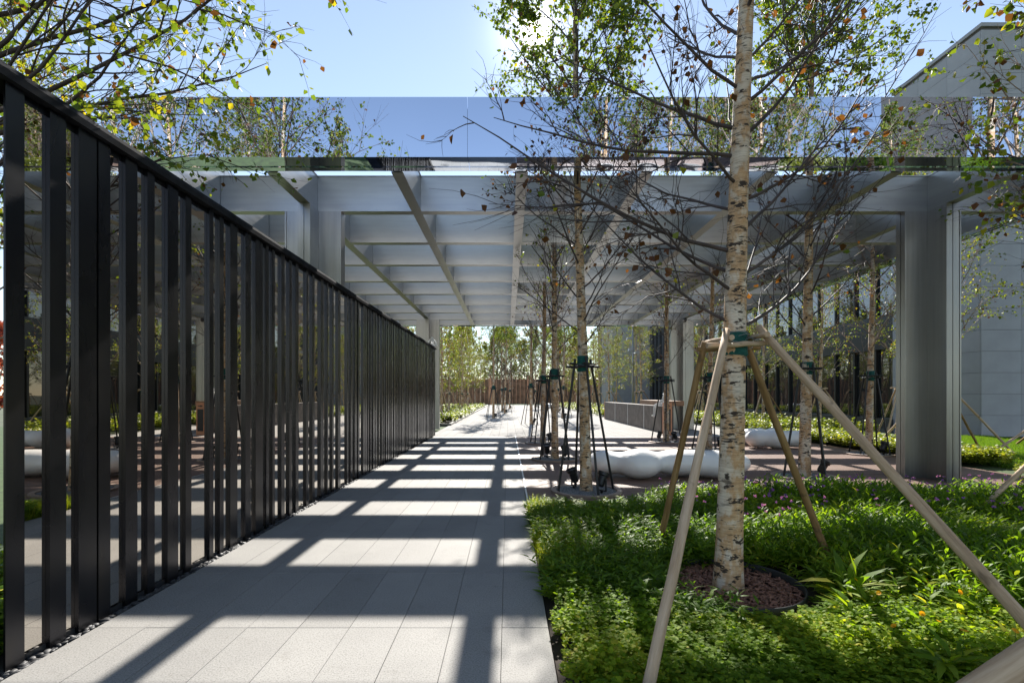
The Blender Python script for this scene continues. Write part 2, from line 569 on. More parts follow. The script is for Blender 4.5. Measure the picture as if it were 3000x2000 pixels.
# ------------------------------------------------------------------ slatted mirror screen
FX = -2.72
fence = empty('slat_screen', (FX, 2.7, 0))
tag(fence, 'long dark steel screen of vertical slats before tinted mirror panels', 'screen')
slat_b = 0.047
spec = [(2.66, .0, .012), (2.725, .108, .012), (2.99, .11, .0235), (3.19, .14, .0235), (3.345, .10, .0235), (3.582, .115, .0235), (3.80, .078, .0235), (4.025, .13, .0235), (4.25, .078, .0235),
        (4.59, .062, .0235), (4.755, .065, .0235), (4.935, .13, .0235), (5.22, .11, .0235), (5.43, .16, .0235), (5.67, .06, .0235), (5.82, .06, .0235),
        (6.05, .09, .0235), (6.27, .07, .0235), (6.457, .09, .0235), (6.80, .07, .0235), (7.01, .08, .0235), (7.32, .12, .0235), (7.58, .06, .0235), (7.80, .07, .0235), (8.07, .12, .0235), (8.52, .07, .0235), (8.72, .10, .0235)]
y = 8.95
fr = random.Random(5)
while y < 18.75:
    spec.append((y, fr.choice([.06, .07, .10, .12, .13]), .0235))
    y += fr.choice([.15, .18, .2, .22, .26, .32])
RZ = 3.205
sm = {}
for (yy, a, b) in spec:
    if a == 0: continue
    key = (a, b)
    if key not in sm:
        s = MB()
        s.box(-b, 0, 0, a, 0.0, RZ)
        sm[key] = s.mesh('slat', M['fence_steel'])
    link('slat', sm[key], fence, (0, yy - 2.7, 0))
# one more slat just before the mirror starts
s = MB().box(-0.03, 0, 0, 0.02, 0.0, RZ)
s.build('slat', M['fence_steel'], fence, (0, 2.662 - 2.7, 0))
# top rail, closing the slats from above
mb = MB()
mb.prism([(-0.19, RZ), (0.035, RZ), (0.035, RZ + 0.045), (0.012, RZ + 0.085), (-0.16, RZ + 0.085), (-0.19, RZ + 0.06)], -1.9, 16.25, 'y')
mb.build('top_rail', M['rail_steel'], fence)
mb = MB(); mb.box(-0.16, -0.15, -1.9, 16.25, RZ - 0.06, RZ - 0.002)
mb.build('rail_lip', M['fence_steel'], fence)
y0 = 2.80
seam = [2.80, 5.0, 7.25, 9.55, 11.85, 14.15, 16.45, 18.75]
for a, b in zip(seam[:-1], seam[1:]):
    mb = MB(); mb.box(-0.036, -0.0245, a - 2.7 + 0.003, b - 2.7 - 0.003, 0.03, RZ - 0.05)
    mb.build('mirror_panel', M['dark_mirror'], fence)
mb = MB(); mb.box(-0.07, -0.0245, 2.8 - 2.7, 18.75 - 2.7, -0.034, 0.028)
mb.build('sill', M['plinth'], fence)
mb = MB(); mb.box(-0.07, -0.0245, 2.8 - 2.7, 18.75 - 2.7, RZ - 0.048, RZ - 0.003)
mb.build('head_bar', M['fence_steel'], fence)
mb = MB(); mb.box(-0.16, 0.01, 18.755 - 2.7, 18.82 - 2.7, 0, RZ)
mb.build('end_post', M['fence_steel'], fence)
mb = MB(); mb.box(-0.07, -0.038, 2.8 - 2.7, 18.75 - 2.7, 0.03, RZ - 0.05)
mb.build('backing', M['facade_dark'], fence)

# ------------------------------------------------------------------ pergola
S = 1.856
BX = lambda k_: 0.215 + 1.86 * k_
BY = lambda k_: 9.16 + S * k_
ZB, BH = 4.81, 0.645
ZT = ZB + BH
perg = empty('pergola', (BX(1), BY(3.5), 0))
tag(perg, 'tall open grid canopy of satin steel beams with mirrored outer edge', 'pergola')
def P(o):
    o.location = Vector(o.location) - Vector(perg.location)
    o.parent = perg
    return o
HW, FL = 0.076, 0.0885
# long beams, continuous from front to back edge
yF, yB = BY(-1) + 0.19, BY(8) - 0.19
def ibeam(L):
    s = MB()
    prof = [(-FL, 0), (FL, 0), (FL, 0.022), (HW, 0.022), (HW, BH - 0.02), (FL, BH - 0.02), (FL, BH), (-FL, BH), (-FL, BH - 0.02), (-HW, BH - 0.02), (-HW, 0.022), (-FL, 0.022)]
    s.prism(prof, -L / 2, L / 2, 'y')
    return s
lb = ibeam(yB - yF).mesh('long_beam', M['steel'])
for k_ in range(-2, 5):
    P(link('long_beam', lb, None, (BX(k_), (yF + yB) / 2, ZB)))
def cross(L, e0, e1):
    """flanges of length L butt against the flanges of the long beams, the web runs on to their webs"""
    m = MB()
    m.box(-FL, FL, -L / 2, L / 2, 0, 0.022)
    m.box(-FL, FL, -L / 2, L / 2, BH - 0.02, BH)
    m.box(-HW, HW, -L / 2 - e0, L / 2 + e1, 0.0225, BH - 0.0205)
    return m.mesh('cross_beam', M['steel'])
WX = FL - HW - 0.0005
cb = cross(1.86 - 2 * FL - 0.002, WX, WX)
cbl = cross(1.86 - FL - 0.173, WX, 0)
cbr = cross(1.86 - FL - 0.173, 0, WX)
for j in range(0, 8):
    for k_ in range(-3, 5):
        if k_ == -3:
            x0, x1 = BX(-3) + 0.172, BX(-2) - FL - 0.001; me = cbl
        elif k_ == 4:
            x0, x1 = BX(4) + FL + 0.001, BX(5) - 0.172; me = cbr
        else:
            x0, x1 = BX(k_) + FL + 0.001, BX(k_ + 1) - FL - 0.001; me = cb
        P(link('cross_beam', me, None, ((x0 + x1) / 2, BY(j), ZB), (0, 0, R(-90))))
# mirrored perimeter: stepped box section, mirror outside and below
FH = 0.835
def fascia_prof(sgn):
    # (distance outwards, z): outwards is positive
    return [(0.30, ZB + 0.0), (0.30, ZB + FH), (-0.17, ZB + FH), (-0.17, ZB + 0.012), (-0.055, ZB + 0.012), (-0.055, ZB + 0.024), (0.17, ZB + 0.024), (0.17, ZB + 0.012), (0.245, ZB + 0.012), (0.245, ZB + 0.0)]
def fascia_x(yc, out, cuts):
    for a, b in zip(cuts[:-1], cuts[1:]):
        s = MB()
        s.prism([(yc + out * p, q) for p, q in fascia_prof(1)], a + 0.002, b - 0.002, 'x')
        P(s.build('mirror_fascia', M['mirror']))
xl, xr = BX(-3) - 0.30, BX(5) + 0.30
cx = [xl, -4.26, -0.56, 3.14, 6.84, xr]
fascia_x(BY(-1), -1, cx)
fascia_x(BY(8), 1, cx)
cy = [BY(-1) + 0.172, BY(1), BY(3), BY(5), BY(7), BY(8) - 0.172]
for xc, out in ((BX(-3), -1), (BX(5), 1)):
    for a, b in zip(cy[:-1], cy[1:]):
        s = MB()
        s.prism([(xc + out * p, q) for p, q in fascia_prof(1)], a + 0.002, b - 0.002, 'y')
        P(s.build('mirror_fascia', M['mirror']))
# satin liners on the inner side of the far and side edges
P(MB().box(xl + 0.5, xr - 0.5, BY(8) - 0.178, BY(8) - 0.1725, ZB + 0.002, ZB + FH - 0.002).build('liner', M['steel']))
P(MB().box(BX(-3) + 0.1725, BX(-3) + 0.178, yF, yB, ZB + BH + 0.004, ZB + FH - 0.002).build('liner', M['steel']))
for j in range(-1, 8):
    y0_, y1_ = BY(j) + (FL + 0.002 if j >= 0 else 0.2), BY(j + 1) - (FL + 0.002 if j < 7 else 0.2)
    P(MB().box(BX(5) - 0.178, BX(5) - 0.1725, y0_, y1_, ZB + 0.002, ZB + FH - 0.002).build('liner', M['steel']))
    P(MB().box(BX(-3) + 0.1725, BX(-3) + 0.178, y0_, y1_, ZB + 0.002, ZB + BH).build('liner', M['steel']))
# cruciform columns
CR = 0.48
def column(x, y):
    c = empty('column', (x, y, 0))
    t = 0.095
    s = MB()
    s.box(-t, t, -CR, CR, 0, ZB - 0.002)
    s.build('web', M['steel_upright'], c)
    for sg in (-1, 1):
        a, b = (t + 0.001, CR) if sg > 0 else (-CR, -t - 0.001)
        MB().box(a, b, -t + 0.004, t - 0.004, 0, ZB - 0.002).build('web', M['steel_upright'], c)
        # slotted cover plates on the arm ends
        for h0, h1 in ((-t - 0.012, -0.006), (0.006, t + 0.012)):
            if sg > 0:
                MB().box(CR + 0.001, CR + 0.026, h0, h1, 0.0, ZB - 0.004).build('end_plate', M['steel_upright'], c)
                MB().box(h0, h1, CR + 0.001, CR + 0.026, 0.0, ZB - 0.004).build('end_plate', M['steel_upright'], c)
            else:
                MB().box(-CR - 0.026, -CR - 0.001, h0, h1, 0.0, ZB - 0.004).build('end_plate', M['steel_upright'], c)
                MB().box(h0, h1, -CR - 0.026, -CR - 0.001, 0.0, ZB - 0.004).build('end_plate', M['steel_upright'], c)
    P(c)
for k_ in (-2, 4):
    for j in (0, 7):
        column(BX(k_), BY(j))

exec_trees = True
# ------------------------------------------------------------------ birch generator
def unit(a):
    return a / np.maximum(np.linalg.norm(a, axis=-1, keepdims=True), 1e-9)

def tubes(P_, Rr, s):
    N, K, _ = P_.shape
    T = np.empty_like(P_)
    T[:, 1:-1] = P_[:, 2:] - P_[:, :-2]
    T[:, 0] = P_[:, 1] - P_[:, 0]
    T[:, -1] = P_[:, -1] - P_[:, -2]
    T = unit(T)
    m = unit(T.mean(axis=1))
    ref = np.where(np.abs(m[:, 2:3]) > 0.8, np.array([[1.0, 0, 0]]), np.array([[0, 0, 1.0]]))
    U = unit(np.cross(T, ref[:, None, :]))
    W = np.cross(T, U)
    a = np.linspace(0, 2 * np.pi, s, endpoint=False)
    ring = U[:, :, None, :] * np.cos(a)[None, None, :, None] + W[:, :, None, :] * np.sin(a)[None, None, :, None]
    V = P_[:, :, None, :] + ring * Rr[:, :, None, None]
    idx = np.arange(N * K * s).reshape(N, K, s)
    q = np.stack([idx[:, :-1, :], np.roll(idx, -1, axis=2)[:, :-1, :], np.roll(idx, -1, axis=2)[:, 1:, :], idx[:, 1:, :]], axis=-1)
    return V.reshape(-1, 3), q.reshape(-1, 4)

def join(parts):
    Vs, Fs, off = [], [], 0
    for V, F in parts:
        Vs.append(V); Fs.append(F + off); off += len(V)
    return np.concatenate(Vs), np.concatenate(Fs)

def curves(p0, d0, L, K, bend, wob, g):
    t = np.linspace(0, 1, K)
    N = len(p0)
    pts = p0[:, None] + L[:, None, None] * (d0[:, None] * t[None, :, None] + bend[:, None] * (t ** 2)[None, :, None])
    w = g.normal(0, 1, (N, K, 3)); w[:, 0] = 0
    return pts + np.cumsum(w, axis=1) * (wob * L[:, None, None]) / math.sqrt(K)

def at_curve(C, i, t):
    K = C.shape[1]
    f = np.clip(t * (K - 1), 0, K - 1.001)
    a = f.astype(int); w = (f - a)[:, None]
    p = C[i, a] * (1 - w) + C[i, a + 1] * w
    return p, unit(C[i, a + 1] - C[i, a])

def leaves(p, g, size, brown, droop=0.6, ga=1.6, gb=1.9):
    n = len(p)
    d = unit(g.normal(0, 1, (n, 3)) + np.array([0, 0, -droop]))
    sd = unit(np.cross(d, unit(g.normal(0, 1, (n, 3)))))
    up = np.cross(d, sd)
    L = size * g.uniform(0.6, 1.25, n)[:, None]
    w = L * 0.40
    fold = up * L * g.uniform(-0.05, 0.30, n)[:, None]
    st = p + d * L * 0.25
    v = np.stack([st, st + d * L * 0.40 + sd * w + fold, st + d * L * 0.8 + sd * w * 0.5 + fold * 0.6, st + d * L, st + d * L * 0.8 - sd * w * 0.5 + fold * 0.6, st + d * L * 0.40 - sd * w + fold], axis=1)
    V = v.reshape(-1, 3)
    b = np.arange(n)[:, None] * 6
    F = np.concatenate([b + np.array([[0, 1, 2, 3]]), b + np.array([[0, 3, 4, 5]])])
    isb = g.uniform(0, 1, n) < brown
    c = np.where(isb, g.uniform(0.80, 1.0, n), np.clip(g.beta(ga, gb, n) * 0.78, 0, 0.77))
    return V, F, np.repeat(c, 6)

def birch(seed, H=9.5, r0=0.088, lean=(0.1, 0.05), zb=2.1, nb=30, spread=1.5, n2=7, n3=6, leafy=1.0, brown_low=0.8, leaf=0.05, limbs=None, wav=0.03, maxr=None, leaf_from=0.35, brown_all=0.10, avoid=None, low=0.16, up=0.0, greens=1.9):
    g = np.random.default_rng(seed)
    K = 34
    z = np.linspace(0, H, K)
    u = z / H
    tx = lean[0] * u + wav * np.sin(u * 9 + seed) * u
    ty = lean[1] * u + wav * np.cos(u * 7 + seed * 2) * u
    rt = r0 * (1 - u) ** 0.85 + 0.006
    rt[0] *= 1.18; rt[1] *= 1.03
    tp = np.stack([tx, ty, z], axis=1)
    tp[0, 2] = -0.06
    trunk = tubes(tp[None], rt[None], 14)
    az, el, L, z0 = [], [], [], []
    if limbs:
        for (a, b, c, d) in limbs:
            z0.append(a); az.append(R(b)); el.append(R(c - 60 * up)); L.append(d)
    for i in range(nb):
        f = (i + 0.5) / nb
        zz = zb + (H * 0.95 - zb) * f ** 0.9
        z0.append(zz)
        az.append(i * 2.399 + g.uniform(-0.5, 0.5))
        el.append(R(g.uniform(32, 52) + 24 * f))
        prof = (0.75 + 0.5 * math.sin(math.pi * min(1, f * 1.15))) * (1 - 0.72 * f ** 2.2)
        L.append(spread * prof * g.uniform(0.75, 1.2))
    z0, az, el, L = map(np.array, (z0, az, el, L))
    p0 = np.stack([np.interp(z0, z, tx), np.interp(z0, z, ty), z0], axis=1)
    d0 = np.stack([np.cos(az) * np.cos(el), np.sin(az) * np.cos(el), np.sin(el)], axis=1)
    bend = g.normal(0, 0.10, (len(z0), 3)); bend[:, 2] += g.uniform(-0.02, 0.22, len(z0)) + up
    C1 = curves(p0, d0, L, 10, bend, 0.022, g)
    if avoid is not None:
        keep = avoid(C1)
        C1 = C1[keep]; L = L[keep]; z0 = z0[keep]
    N1 = len(C1)
    rb = np.minimum(np.interp(z0, z, rt) * 0.30, 0.005 + 0.0048 * L)
    t = np.linspace(0, 1, 10)
    r1 = rb[:, None] * (1 - t[None]) ** 0.8 + 0.0028
    b1 = tubes(C1, r1, 6)
    # second order
    i2 = np.repeat(np.arange(N1), n2)
    t2 = g.uniform(0.18, 0.98, len(i2))
    p2, tg = at_curve(C1, i2, t2)
    per = unit(np.cross(tg, unit(g.normal(0, 1, (len(i2), 3)))))
    d2 = unit(tg + per * g.uniform(0.5, 1.1, (len(i2), 1)) + np.array([0, 0, 0.12]))
    L2 = L[i2] * g.uniform(0.28, 0.55, len(i2)) * (1.15 - 0.6 * t2)
    bd2 = g.normal(0, 0.16, (len(i2), 3))
    C2 = curves(p2, d2, L2, 6, bd2, 0.05, g)
    r2 = (0.0022 + 0.0045 * L2)[:, None] * (1 - np.linspace(0, 1, 6)[None]) + 0.0016
    b2 = tubes(C2, r2, 4)
    # twigs
    i3 = np.repeat(np.arange(len(C2)), n3)
    t3 = g.uniform(0.15, 1.0, len(i3))
    p3, tg3 = at_curve(C2, i3, t3)
    per = unit(np.cross(tg3, unit(g.normal(0, 1, (len(i3), 3)))))
    d3 = unit(tg3 + per * g.uniform(0.4, 1.0, (len(i3), 1)) + np.array([0, 0, -0.08]))
    L3 = np.clip(L2[i3] * g.uniform(0.3, 0.75, len(i3)), 0.07, 0.42)
    C3 = curves(p3, d3, L3, 4, g.normal(0, 0.22, (len(i3), 3)), 0.05, g)
    r3 = np.full(len(i3), 0.0019)[:, None] * (1 - np.linspace(0, 1, 4)[None]) + 0.0010
    b3 = tubes(C3, r3, 3)
    # leaves on the twigs, more of them higher up
    hz = C3[:, -1, 2]
    fz = np.clip((hz - (zb + leaf_from * (H - zb))) / (0.22 * H), 0, 1)
    lam = leafy * (low + 3.3 * fz)
    nl = g.poisson(lam)
    il = np.repeat(np.arange(len(C3)), nl)
    pl, _ = at_curve(C3, il, g.uniform(0.2, 1.0, len(il)))
    br = np.where(fz[il] < 0.4, brown_low, brown_all)
    LV, LF, lc = leaves(pl, g, leaf, br, gb=greens)
    BV, BF = join([b1, b2, b3])
    return trunk, (BV, BF), (LV, LF, lc)

def birch_meshes(name, branch_mat, **kw):
    tr, br, lf = birch(**kw)
    return (mesh_np('trunk', tr[0], tr[1], M['bark'], True), mesh_np('branches', br[0], br[1], M[branch_mat], True), mesh_np('crown', lf[0], lf[1], M['birch_leaf'], False, lf[2]))

def place_birch(ms, loc, rz, sc, label, group=None, name='birch_tree'):
    e = empty(name, loc, rz)
    e.scale = (sc, sc, sc)
    tag(e, label, 'birch tree', group)
    link('trunk', ms[0], e); link('branches', ms[1], e); link('crown', ms[2], e)
    return e

# the birch in the planting bed by the path
main_limbs = [  # height, azimuth (0 right, 90 away, 180 left), elevation, length
    (2.05, 168, 42, 1.25), (2.02, 20, 30, 1.75), (2.12, 60, 38, 1.7), (2.30, 200, 33, 1.3), (2.45, 150, 40, 1.6), (2.42, -15, 40, 1.35),
    (2.62, 185, 22, 1.9), (2.72, 35, 48, 1.75), (2.95, 120, 40, 1.4), (3.02, 8, 34, 1.5), (3.15, 215, 30, 1.3), (3.38, 178, 14, 1.75), (3.42, 70, 45, 1.4),
    (3.52, 12, 55, 1.9), (3.60, 160, 35, 1.6), (3.78, -25, 45, 1.5), (3.9, 195, 40, 1.4), (3.95, 30, 40, 1.5), (4.15, 100, 50, 1.3)]
main = birch_meshes('main', 'branch', seed=21, H=8.6, r0=0.098, lean=(0.30, 0.10), zb=4.0, nb=26, spread=1.45, n2=9, n3=7, leafy=1.3, brown_low=0.9, leaf=0.062, limbs=main_limbs, wav=0.02, leaf_from=0.42, low=0.26, up=0.24)
MT = (1.72, 3.93, 0)
place_birch(main, MT, 0, 1.0, 'stout pale birch with peeling bark rising from the mulch ring in the planting bed')

var = []
for sd, kw in ((1, dict(H=10.2, r0=0.085, lean=(-0.25, 0.1), zb=2.1, nb=50, spread=1.55, leafy=3.1)),
               (2, dict(H=10.4, r0=0.088, lean=(0.15, -0.1), zb=2.3, nb=44, spread=1.6, leafy=2.0)),
               (3, dict(H=9.4, r0=0.080, lean=(0.05, 0.2), zb=1.9, nb=40, spread=1.45, leafy=2.0, brown_low=0.7)),
               (4, dict(H=10.0, r0=0.090, lean=(-0.1, -0.15), zb=2.2, nb=48, spread=1.6, leafy=3.0))):
    kw.update(leaf=0.060, low=0.06, leaf_from=0.32, n2=8, brown_all=0.04, greens=3.0)
    var.append(birch_meshes('deck', 'branch', seed=sd, **kw))
spare = [birch_meshes('spare', 'branch', seed=6, H=9.4, r0=0.086, lean=(0.12, 0.1), zb=2.0, nb=34, spread=1.5, n2=7, leafy=0.45, leaf=0.058, low=0.10, leaf_from=0.2),
         birch_meshes('spare', 'branch_pale', seed=7, H=9.0, r0=0.082, lean=(-0.15, 0.05), zb=2.2, nb=32, spread=1.45, n2=7, leafy=0.5, leaf=0.058, low=0.10, leaf_from=0.2)]
# leafier trees standing round the camera and for the groves
lush = [birch_meshes('lush', 'branch_pale', seed=31, H=9.8, r0=0.09, lean=(0.2, 0.0), zb=2.2, nb=34, spread=1.9, n2=8, n3=6, leafy=1.3, leaf=0.062, leaf_from=-0.1, brown_low=0.2, brown_all=0.12),
        birch_meshes('lush', 'branch_pale', seed=32, H=9.2, r0=0.08, lean=(-0.2, 0.1), zb=1.8, nb=34, spread=1.7, n2=7, n3=6, leafy=1.2, leaf=0.062, leaf_from=-0.15, brown_low=0.35, brown_all=0.18)]
grove = [birch_meshes('grove', 'branch_pale', seed=41, H=8.6, r0=0.075, lean=(0.1, 0), zb=1.7, nb=30, spread=1.6, n2=7, n3=5, leafy=1.15, leaf=0.075, leaf_from=-0.25, brown_low=0.3, brown_all=0.22),
         birch_meshes('grove', 'branch_pale', seed=42, H=9.4, r0=0.08, lean=(-0.2, 0.1), zb=1.9, nb=30, spread=1.7, n2=7, n3=5, leafy=1.0, leaf=0.075, leaf_from=-0.2, brown_low=0.35, brown_all=0.25),
         birch_meshes('grove', 'branch_pale', seed=43, H=8.2, r0=0.07, lean=(0.1, 0.2), zb=1.6, nb=28, spread=1.5, n2=7, n3=5, leafy=1.3, leaf=0.075, leaf_from=-0.3, brown_low=0.2, brown_all=0.15)]
wood = [birch_meshes('wood', 'branch_pale', seed=45 + i, H=9.0, r0=0.09, lean=(0.2 * i, 0), zb=1.0, nb=44, spread=2.3, n2=6, n3=4, leafy=1.3, leaf=0.12, leaf_from=-0.6, brown_low=0.2, brown_all=0.18) for i in range(3)]

var += spare
# ------------------------------------------------------------------ tree supports and pits
def tree_x(ms, sc, rz, h):
    """centre of a placed trunk at height h above its base"""
    co = ms[0].vertices
    n = 14
    best = None
    for i in range(0, len(co), n):
        z = sum(co[i + j].co.z for j in range(n)) / n * sc
        x = sum(co[i + j].co.x for j in range(n)) / n * sc
        y = sum(co[i + j].co.y for j in range(n)) / n * sc
        if z >= h: break
    c, s = math.cos(rz), math.sin(rz)
    return x * c - y * s, x * s + y * c

def tube_frame(loc, top, label, group=None, az0=20, foot=0.46, ht=2.08):
    e = empty('tree_stake_frame', loc)
    tag(e, label, 'tree stakes', group)
    dx, dy = top
    r = 0.019
    zc = ht - 0.14
    for i in range(4):
        a = R(az0 + 90 * i)
        c, s = math.cos(a), math.sin(a)
        f = Vector((foot * c, foot * s, 0.0)); t = Vector((dx + 0.125 * c, dy + 0.125 * s, ht + 0.02 * ((i % 2) * 2 - 1)))
        MB().tube([f, t], r, 10).build('pole', M['black_tube'], e, smooth=False)
    for i in range(4):
        a = R(az0 + 45 + 90 * i)
        c, s = math.cos(a), math.sin(a)
        o = 0.105
        zz = zc + (0.042 if i % 2 else 0.0)
        p = Vector((dx + c * o, dy + s * o, zz)); d = Vector((-s, c, 0)) * 0.23
        MB().tube([p - d, p + d], 0.018, 10).build('crossbar', M['black_tube'], e)
    MB().lathe([(0.075, ht - 0.22), (0.088, ht - 0.2), (0.085, ht - 0.08), (0.088, ht + 0.02), (0.076, ht + 0.03)], 18, (dx, dy, 0)).build('trunk_wrap', M['teal_wrap'], e, smooth=True)
    for i in range(3):
        zz = zc + 0.01 * i
        pts = [(dx + 0.1 * math.cos(q), dy + 0.1 * math.sin(q), zz + 0.02 * math.sin(3 * q + i)) for q in np.linspace(0, 6.0, 16)]
        MB().tube(pts, 0.0025, 4).build('tie_wire', M['wire'], e)
    return e

g0 = np.random.default_rng(77)
def stones(n, rad, zbase, size, inner=0.1):
    a = g0.uniform(0, 2 * np.pi, n); r = np.sqrt(g0.uniform(inner ** 2, rad ** 2, n))
    c = np.stack([r * np.cos(a), r * np.sin(a), np.full(n, zbase) + g0.uniform(0, size * 0.5, n)], axis=1)
    o = np.array([[1, 0, 0], [-1, 0, 0], [0, 1, 0], [0, -1, 0], [0, 0, 0.7], [0, 0, -0.7]], dtype=float)
    s = size * g0.uniform(0.5, 1.2, (n, 1, 1)) * g0.uniform(0.7, 1.3, (n, 6, 1))
    th = g0.uniform(0, 6.28, n)
    rot = np.stack([np.stack([np.cos(th), -np.sin(th), 0 * th], -1), np.stack([np.sin(th), np.cos(th), 0 * th], -1), np.stack([0 * th, 0 * th, 1 + 0 * th], -1)], axis=1)
    V = c[:, None] + np.einsum('nij,nkj->nki', rot, o[None] * s)
    F = np.array([[0, 2, 4], [2, 1, 4], [1, 3, 4], [3, 0, 4], [2, 0, 5], [1, 2, 5], [3, 1, 5], [0, 3, 5]])
    return V.reshape(-1, 3), (np.arange(n)[:, None, None] * 6 + F[None]).reshape(-1, 3)
gv, gf = stones(2600, 0.46, 0.014, 0.011, 0.0)
gravel_me = mesh_np('gravel', gv, gf, M['gravel'])
ring_me = MB().lathe([(0.47, 0.002), (0.47, 0.03), (0.475, 0.034), (0.545, 0.034), (0.55, 0.03), (0.55, 0.002)], 40).mesh('ring', M['ring'])
pad_me = MB().lathe([(0.0, 0.012), (0.469, 0.012)], 32).mesh('gravel_bed', M['gravel'])
def pit(loc, label, sc=1.0):
    e = empty('tree_pit', loc)
    e.scale = (sc, sc, 1)
    tag(e, label, 'tree pit')
    link('ring', ring_me, e); link('gravel_bed', pad_me, e)
    tag(link('gravel', gravel_me, e), kind='stuff')

def uplight_meshes():
    b = MB()
    b.lathe([(0.0, -0.10), (0.045, -0.10), (0.062, -0.07), (0.066, 0.06), (0.085, 0.075), (0.088, 0.125), (0.078, 0.125), (0.072, 0.09), (0.0, 0.09)], 20)
    return (b.mesh('lamp_body', M['black_plastic']), MB().lathe([(0, 0.092), (0.071, 0.092)], 20).mesh('lens', M['lamp_lens']),
            MB().box(-0.012, 0.012, -0.09, 0.09, -0.02, 0.0).box(-0.012, 0.012, -0.092, -0.082, 0.0, 0.16).box(-0.012, 0.012, 0.082, 0.092, 0.0, 0.16).tube([(0, 0, -0.2), (0, 0, -0.02)], [0.006, 0.022], 8).mesh('bracket', M['black_plastic']))
UL = uplight_meshes()
def uplight(loc, rz, tilt, label, group=None):
    e = empty('spotlight', loc, rz)
    tag(e, label, 'spotlight', group)
    link('bracket', UL[2], e, (0, 0, 0.06))
    b = link('lamp_body', UL[0], e, (0, 0, 0.2), (0, R(tilt), 0))
    link('lens', UL[1], b)

deck_trees = [  # x, y, variant, rz, scale, where
    (1.22, 7.82, 0, 0.0, 1.0, 'at the deck corner nearest the path and planting bed'),
    (1.10, 11.7, 4, 1.1, 0.93, 'second along the deck edge beside the path'),
    (1.09, 15.6, 5, 2.4, 0.97, 'third along the deck edge beside the path'),
    (5.04, 16.0, 4, 4.0, 0.98, 'standing before the low dark concrete wall'),
    (5.52, 13.8, 5, 3.0, 0.95, 'on the deck behind the long white bench'),
    (5.42, 9.2, 3, 1.5, 1.06, 'off the right end of the long white bench'),
    (9.12, 12.7, 5, 2.2, 0.98, 'at the deck edge against the low yellow-green shrubs')]
for i, (x, y, v_, rz, sc, wh) in enumerate(deck_trees):
    place_birch(var[v_], (x, y, 0.0), rz, sc, 'slim white birch ' + wh)
    tx, ty = tree_x(var[v_], sc, rz, 2.0)
    tube_frame((x, y, 0.0), (tx, ty), 'black stakes round the birch ' + wh, az0=(14 if i == 0 else 20 + 17 * i), foot=0.46)
    pit((x, y, 0.004), 'round gravel pit under the birch ' + wh)
    uplight((x + 0.20, y - 0.22, 0.016), 0.6 + i, 24, 'black spotlight before the birch ' + wh)
    if i in (0, 1, 3, 4):
        uplight((x - 0.17, y + 0.17, 0.016), 3.4 + i, 20, 'black spotlight behind the birch ' + wh)
plaza_trees = [
    (1.22, 26.0, 2, 0.4, 1.0, 'alone on the plaza just beyond the deck edge'),
    (-0.92, 32.4, 1, 1.9, 0.9, 'on the plaza nearest the grove bed'),
    (-0.25, 40.7, 0, 3.3, 0.92, 'mid plaza, closest of the far trio'),
    (-0.5, 46.0, 3, 4.4, 0.9, 'mid plaza, middle of the far trio'),
    (0.2, 55.0, 2, 5.2, 0.95, 'mid plaza, last of the far trio'),
    (3.25, 60.0, 1, 0.7, 0.95, 'far out on the plaza by the white boulder seat'),
    (3.6, 33.0, 0, 2.9, 0.92, 'on the plaza facing the low concrete wall'),
    (4.5, 45.0, 3, 1.2, 0.92, 'on the plaza past the end of the low wall')]
for i, (x, y, v_, rz, sc, wh) in enumerate(plaza_trees):
    place_birch(var[v_], (x, y, -0.004), rz, sc, 'birch ' + wh)
    tx, ty = tree_x(var[v_], sc, rz, 2.0)
    tube_frame((x, y, -0.004), (tx, ty), 'thin dark stakes round the birch ' + wh, az0=30 + 23 * i, foot=0.62)
    uplight((x + 0.15, y - 0.2, -0.004), i, 20, 'small dark spotlight at the birch ' + wh)

# timber supports
def log(p0, p1, r0, r1, mat, parent, seed=0, name='pole'):
    p0, p1 = Vector(p0), Vector(p1)
    L = (p1 - p0).length
    g_ = random.Random(seed)
    n = 12
    pts, rad = [], []
    for i in range(n):
        t = i / (n - 1)
        pts.append((g_.uniform(-0.003, 0.003), g_.uniform(-0.003, 0.003), t * L))
        rad.append((r0 + (r1 - r0) * t) * g_.uniform(0.96, 1.05))
    o = MB().tube(pts, rad, 12).build(name, mat, parent, p0, smooth=False)
    me = o.data
    for p in me.polygons: p.use_smooth = len(p.vertices) == 4
    o.rotation_mode = 'QUATERNION'
    o.rotation_quaternion = (p1 - p0).to_track_quat('Z', 'Y')
    return o

tx, ty = tree_x(main, 1, 0, 2.0)
e = empty('tree_stake_frame', MT)
tag(e, 'four long weathered timber poles and crossbars propping the stout birch in the bed', 'tree stakes')
c0 = Vector((tx, ty, 0))
log((0.60 - MT[0], 2.30 - MT[1], -0.02), c0 + Vector((-0.135, -0.16, 1.99)), 0.031, 0.027, M['timber'], e, 1)
log((2.75 - MT[0], 2.20 - MT[1], -0.02), c0 + Vector((0.135, -0.10, 2.02)), 0.034, 0.028, M['timber'], e, 2)
log((2.80 - MT[0], 4.32 - MT[1], -0.02), c0 + Vector((0.14, 0.13, 1.93)), 0.031, 0.027, M['timber_brown'], e, 3)
log((1.50 - MT[0], 5.00 - MT[1], -0.02), c0 + Vector((-0.20, 0.10, 1.93)), 0.030, 0.026, M['timber_brown'], e, 4)
log(c0 + Vector((-0.27, -0.125, 1.875)), c0 + Vector((0.24, -0.112, 1.90)), 0.021, 0.020, M['timber'], e, 5, 'crossbar')
log(c0 + Vector((-0.13, -0.24, 1.925)), c0 + Vector((-0.125, 0.25, 1.94)), 0.021, 0.020, M['timber'], e, 6, 'crossbar')
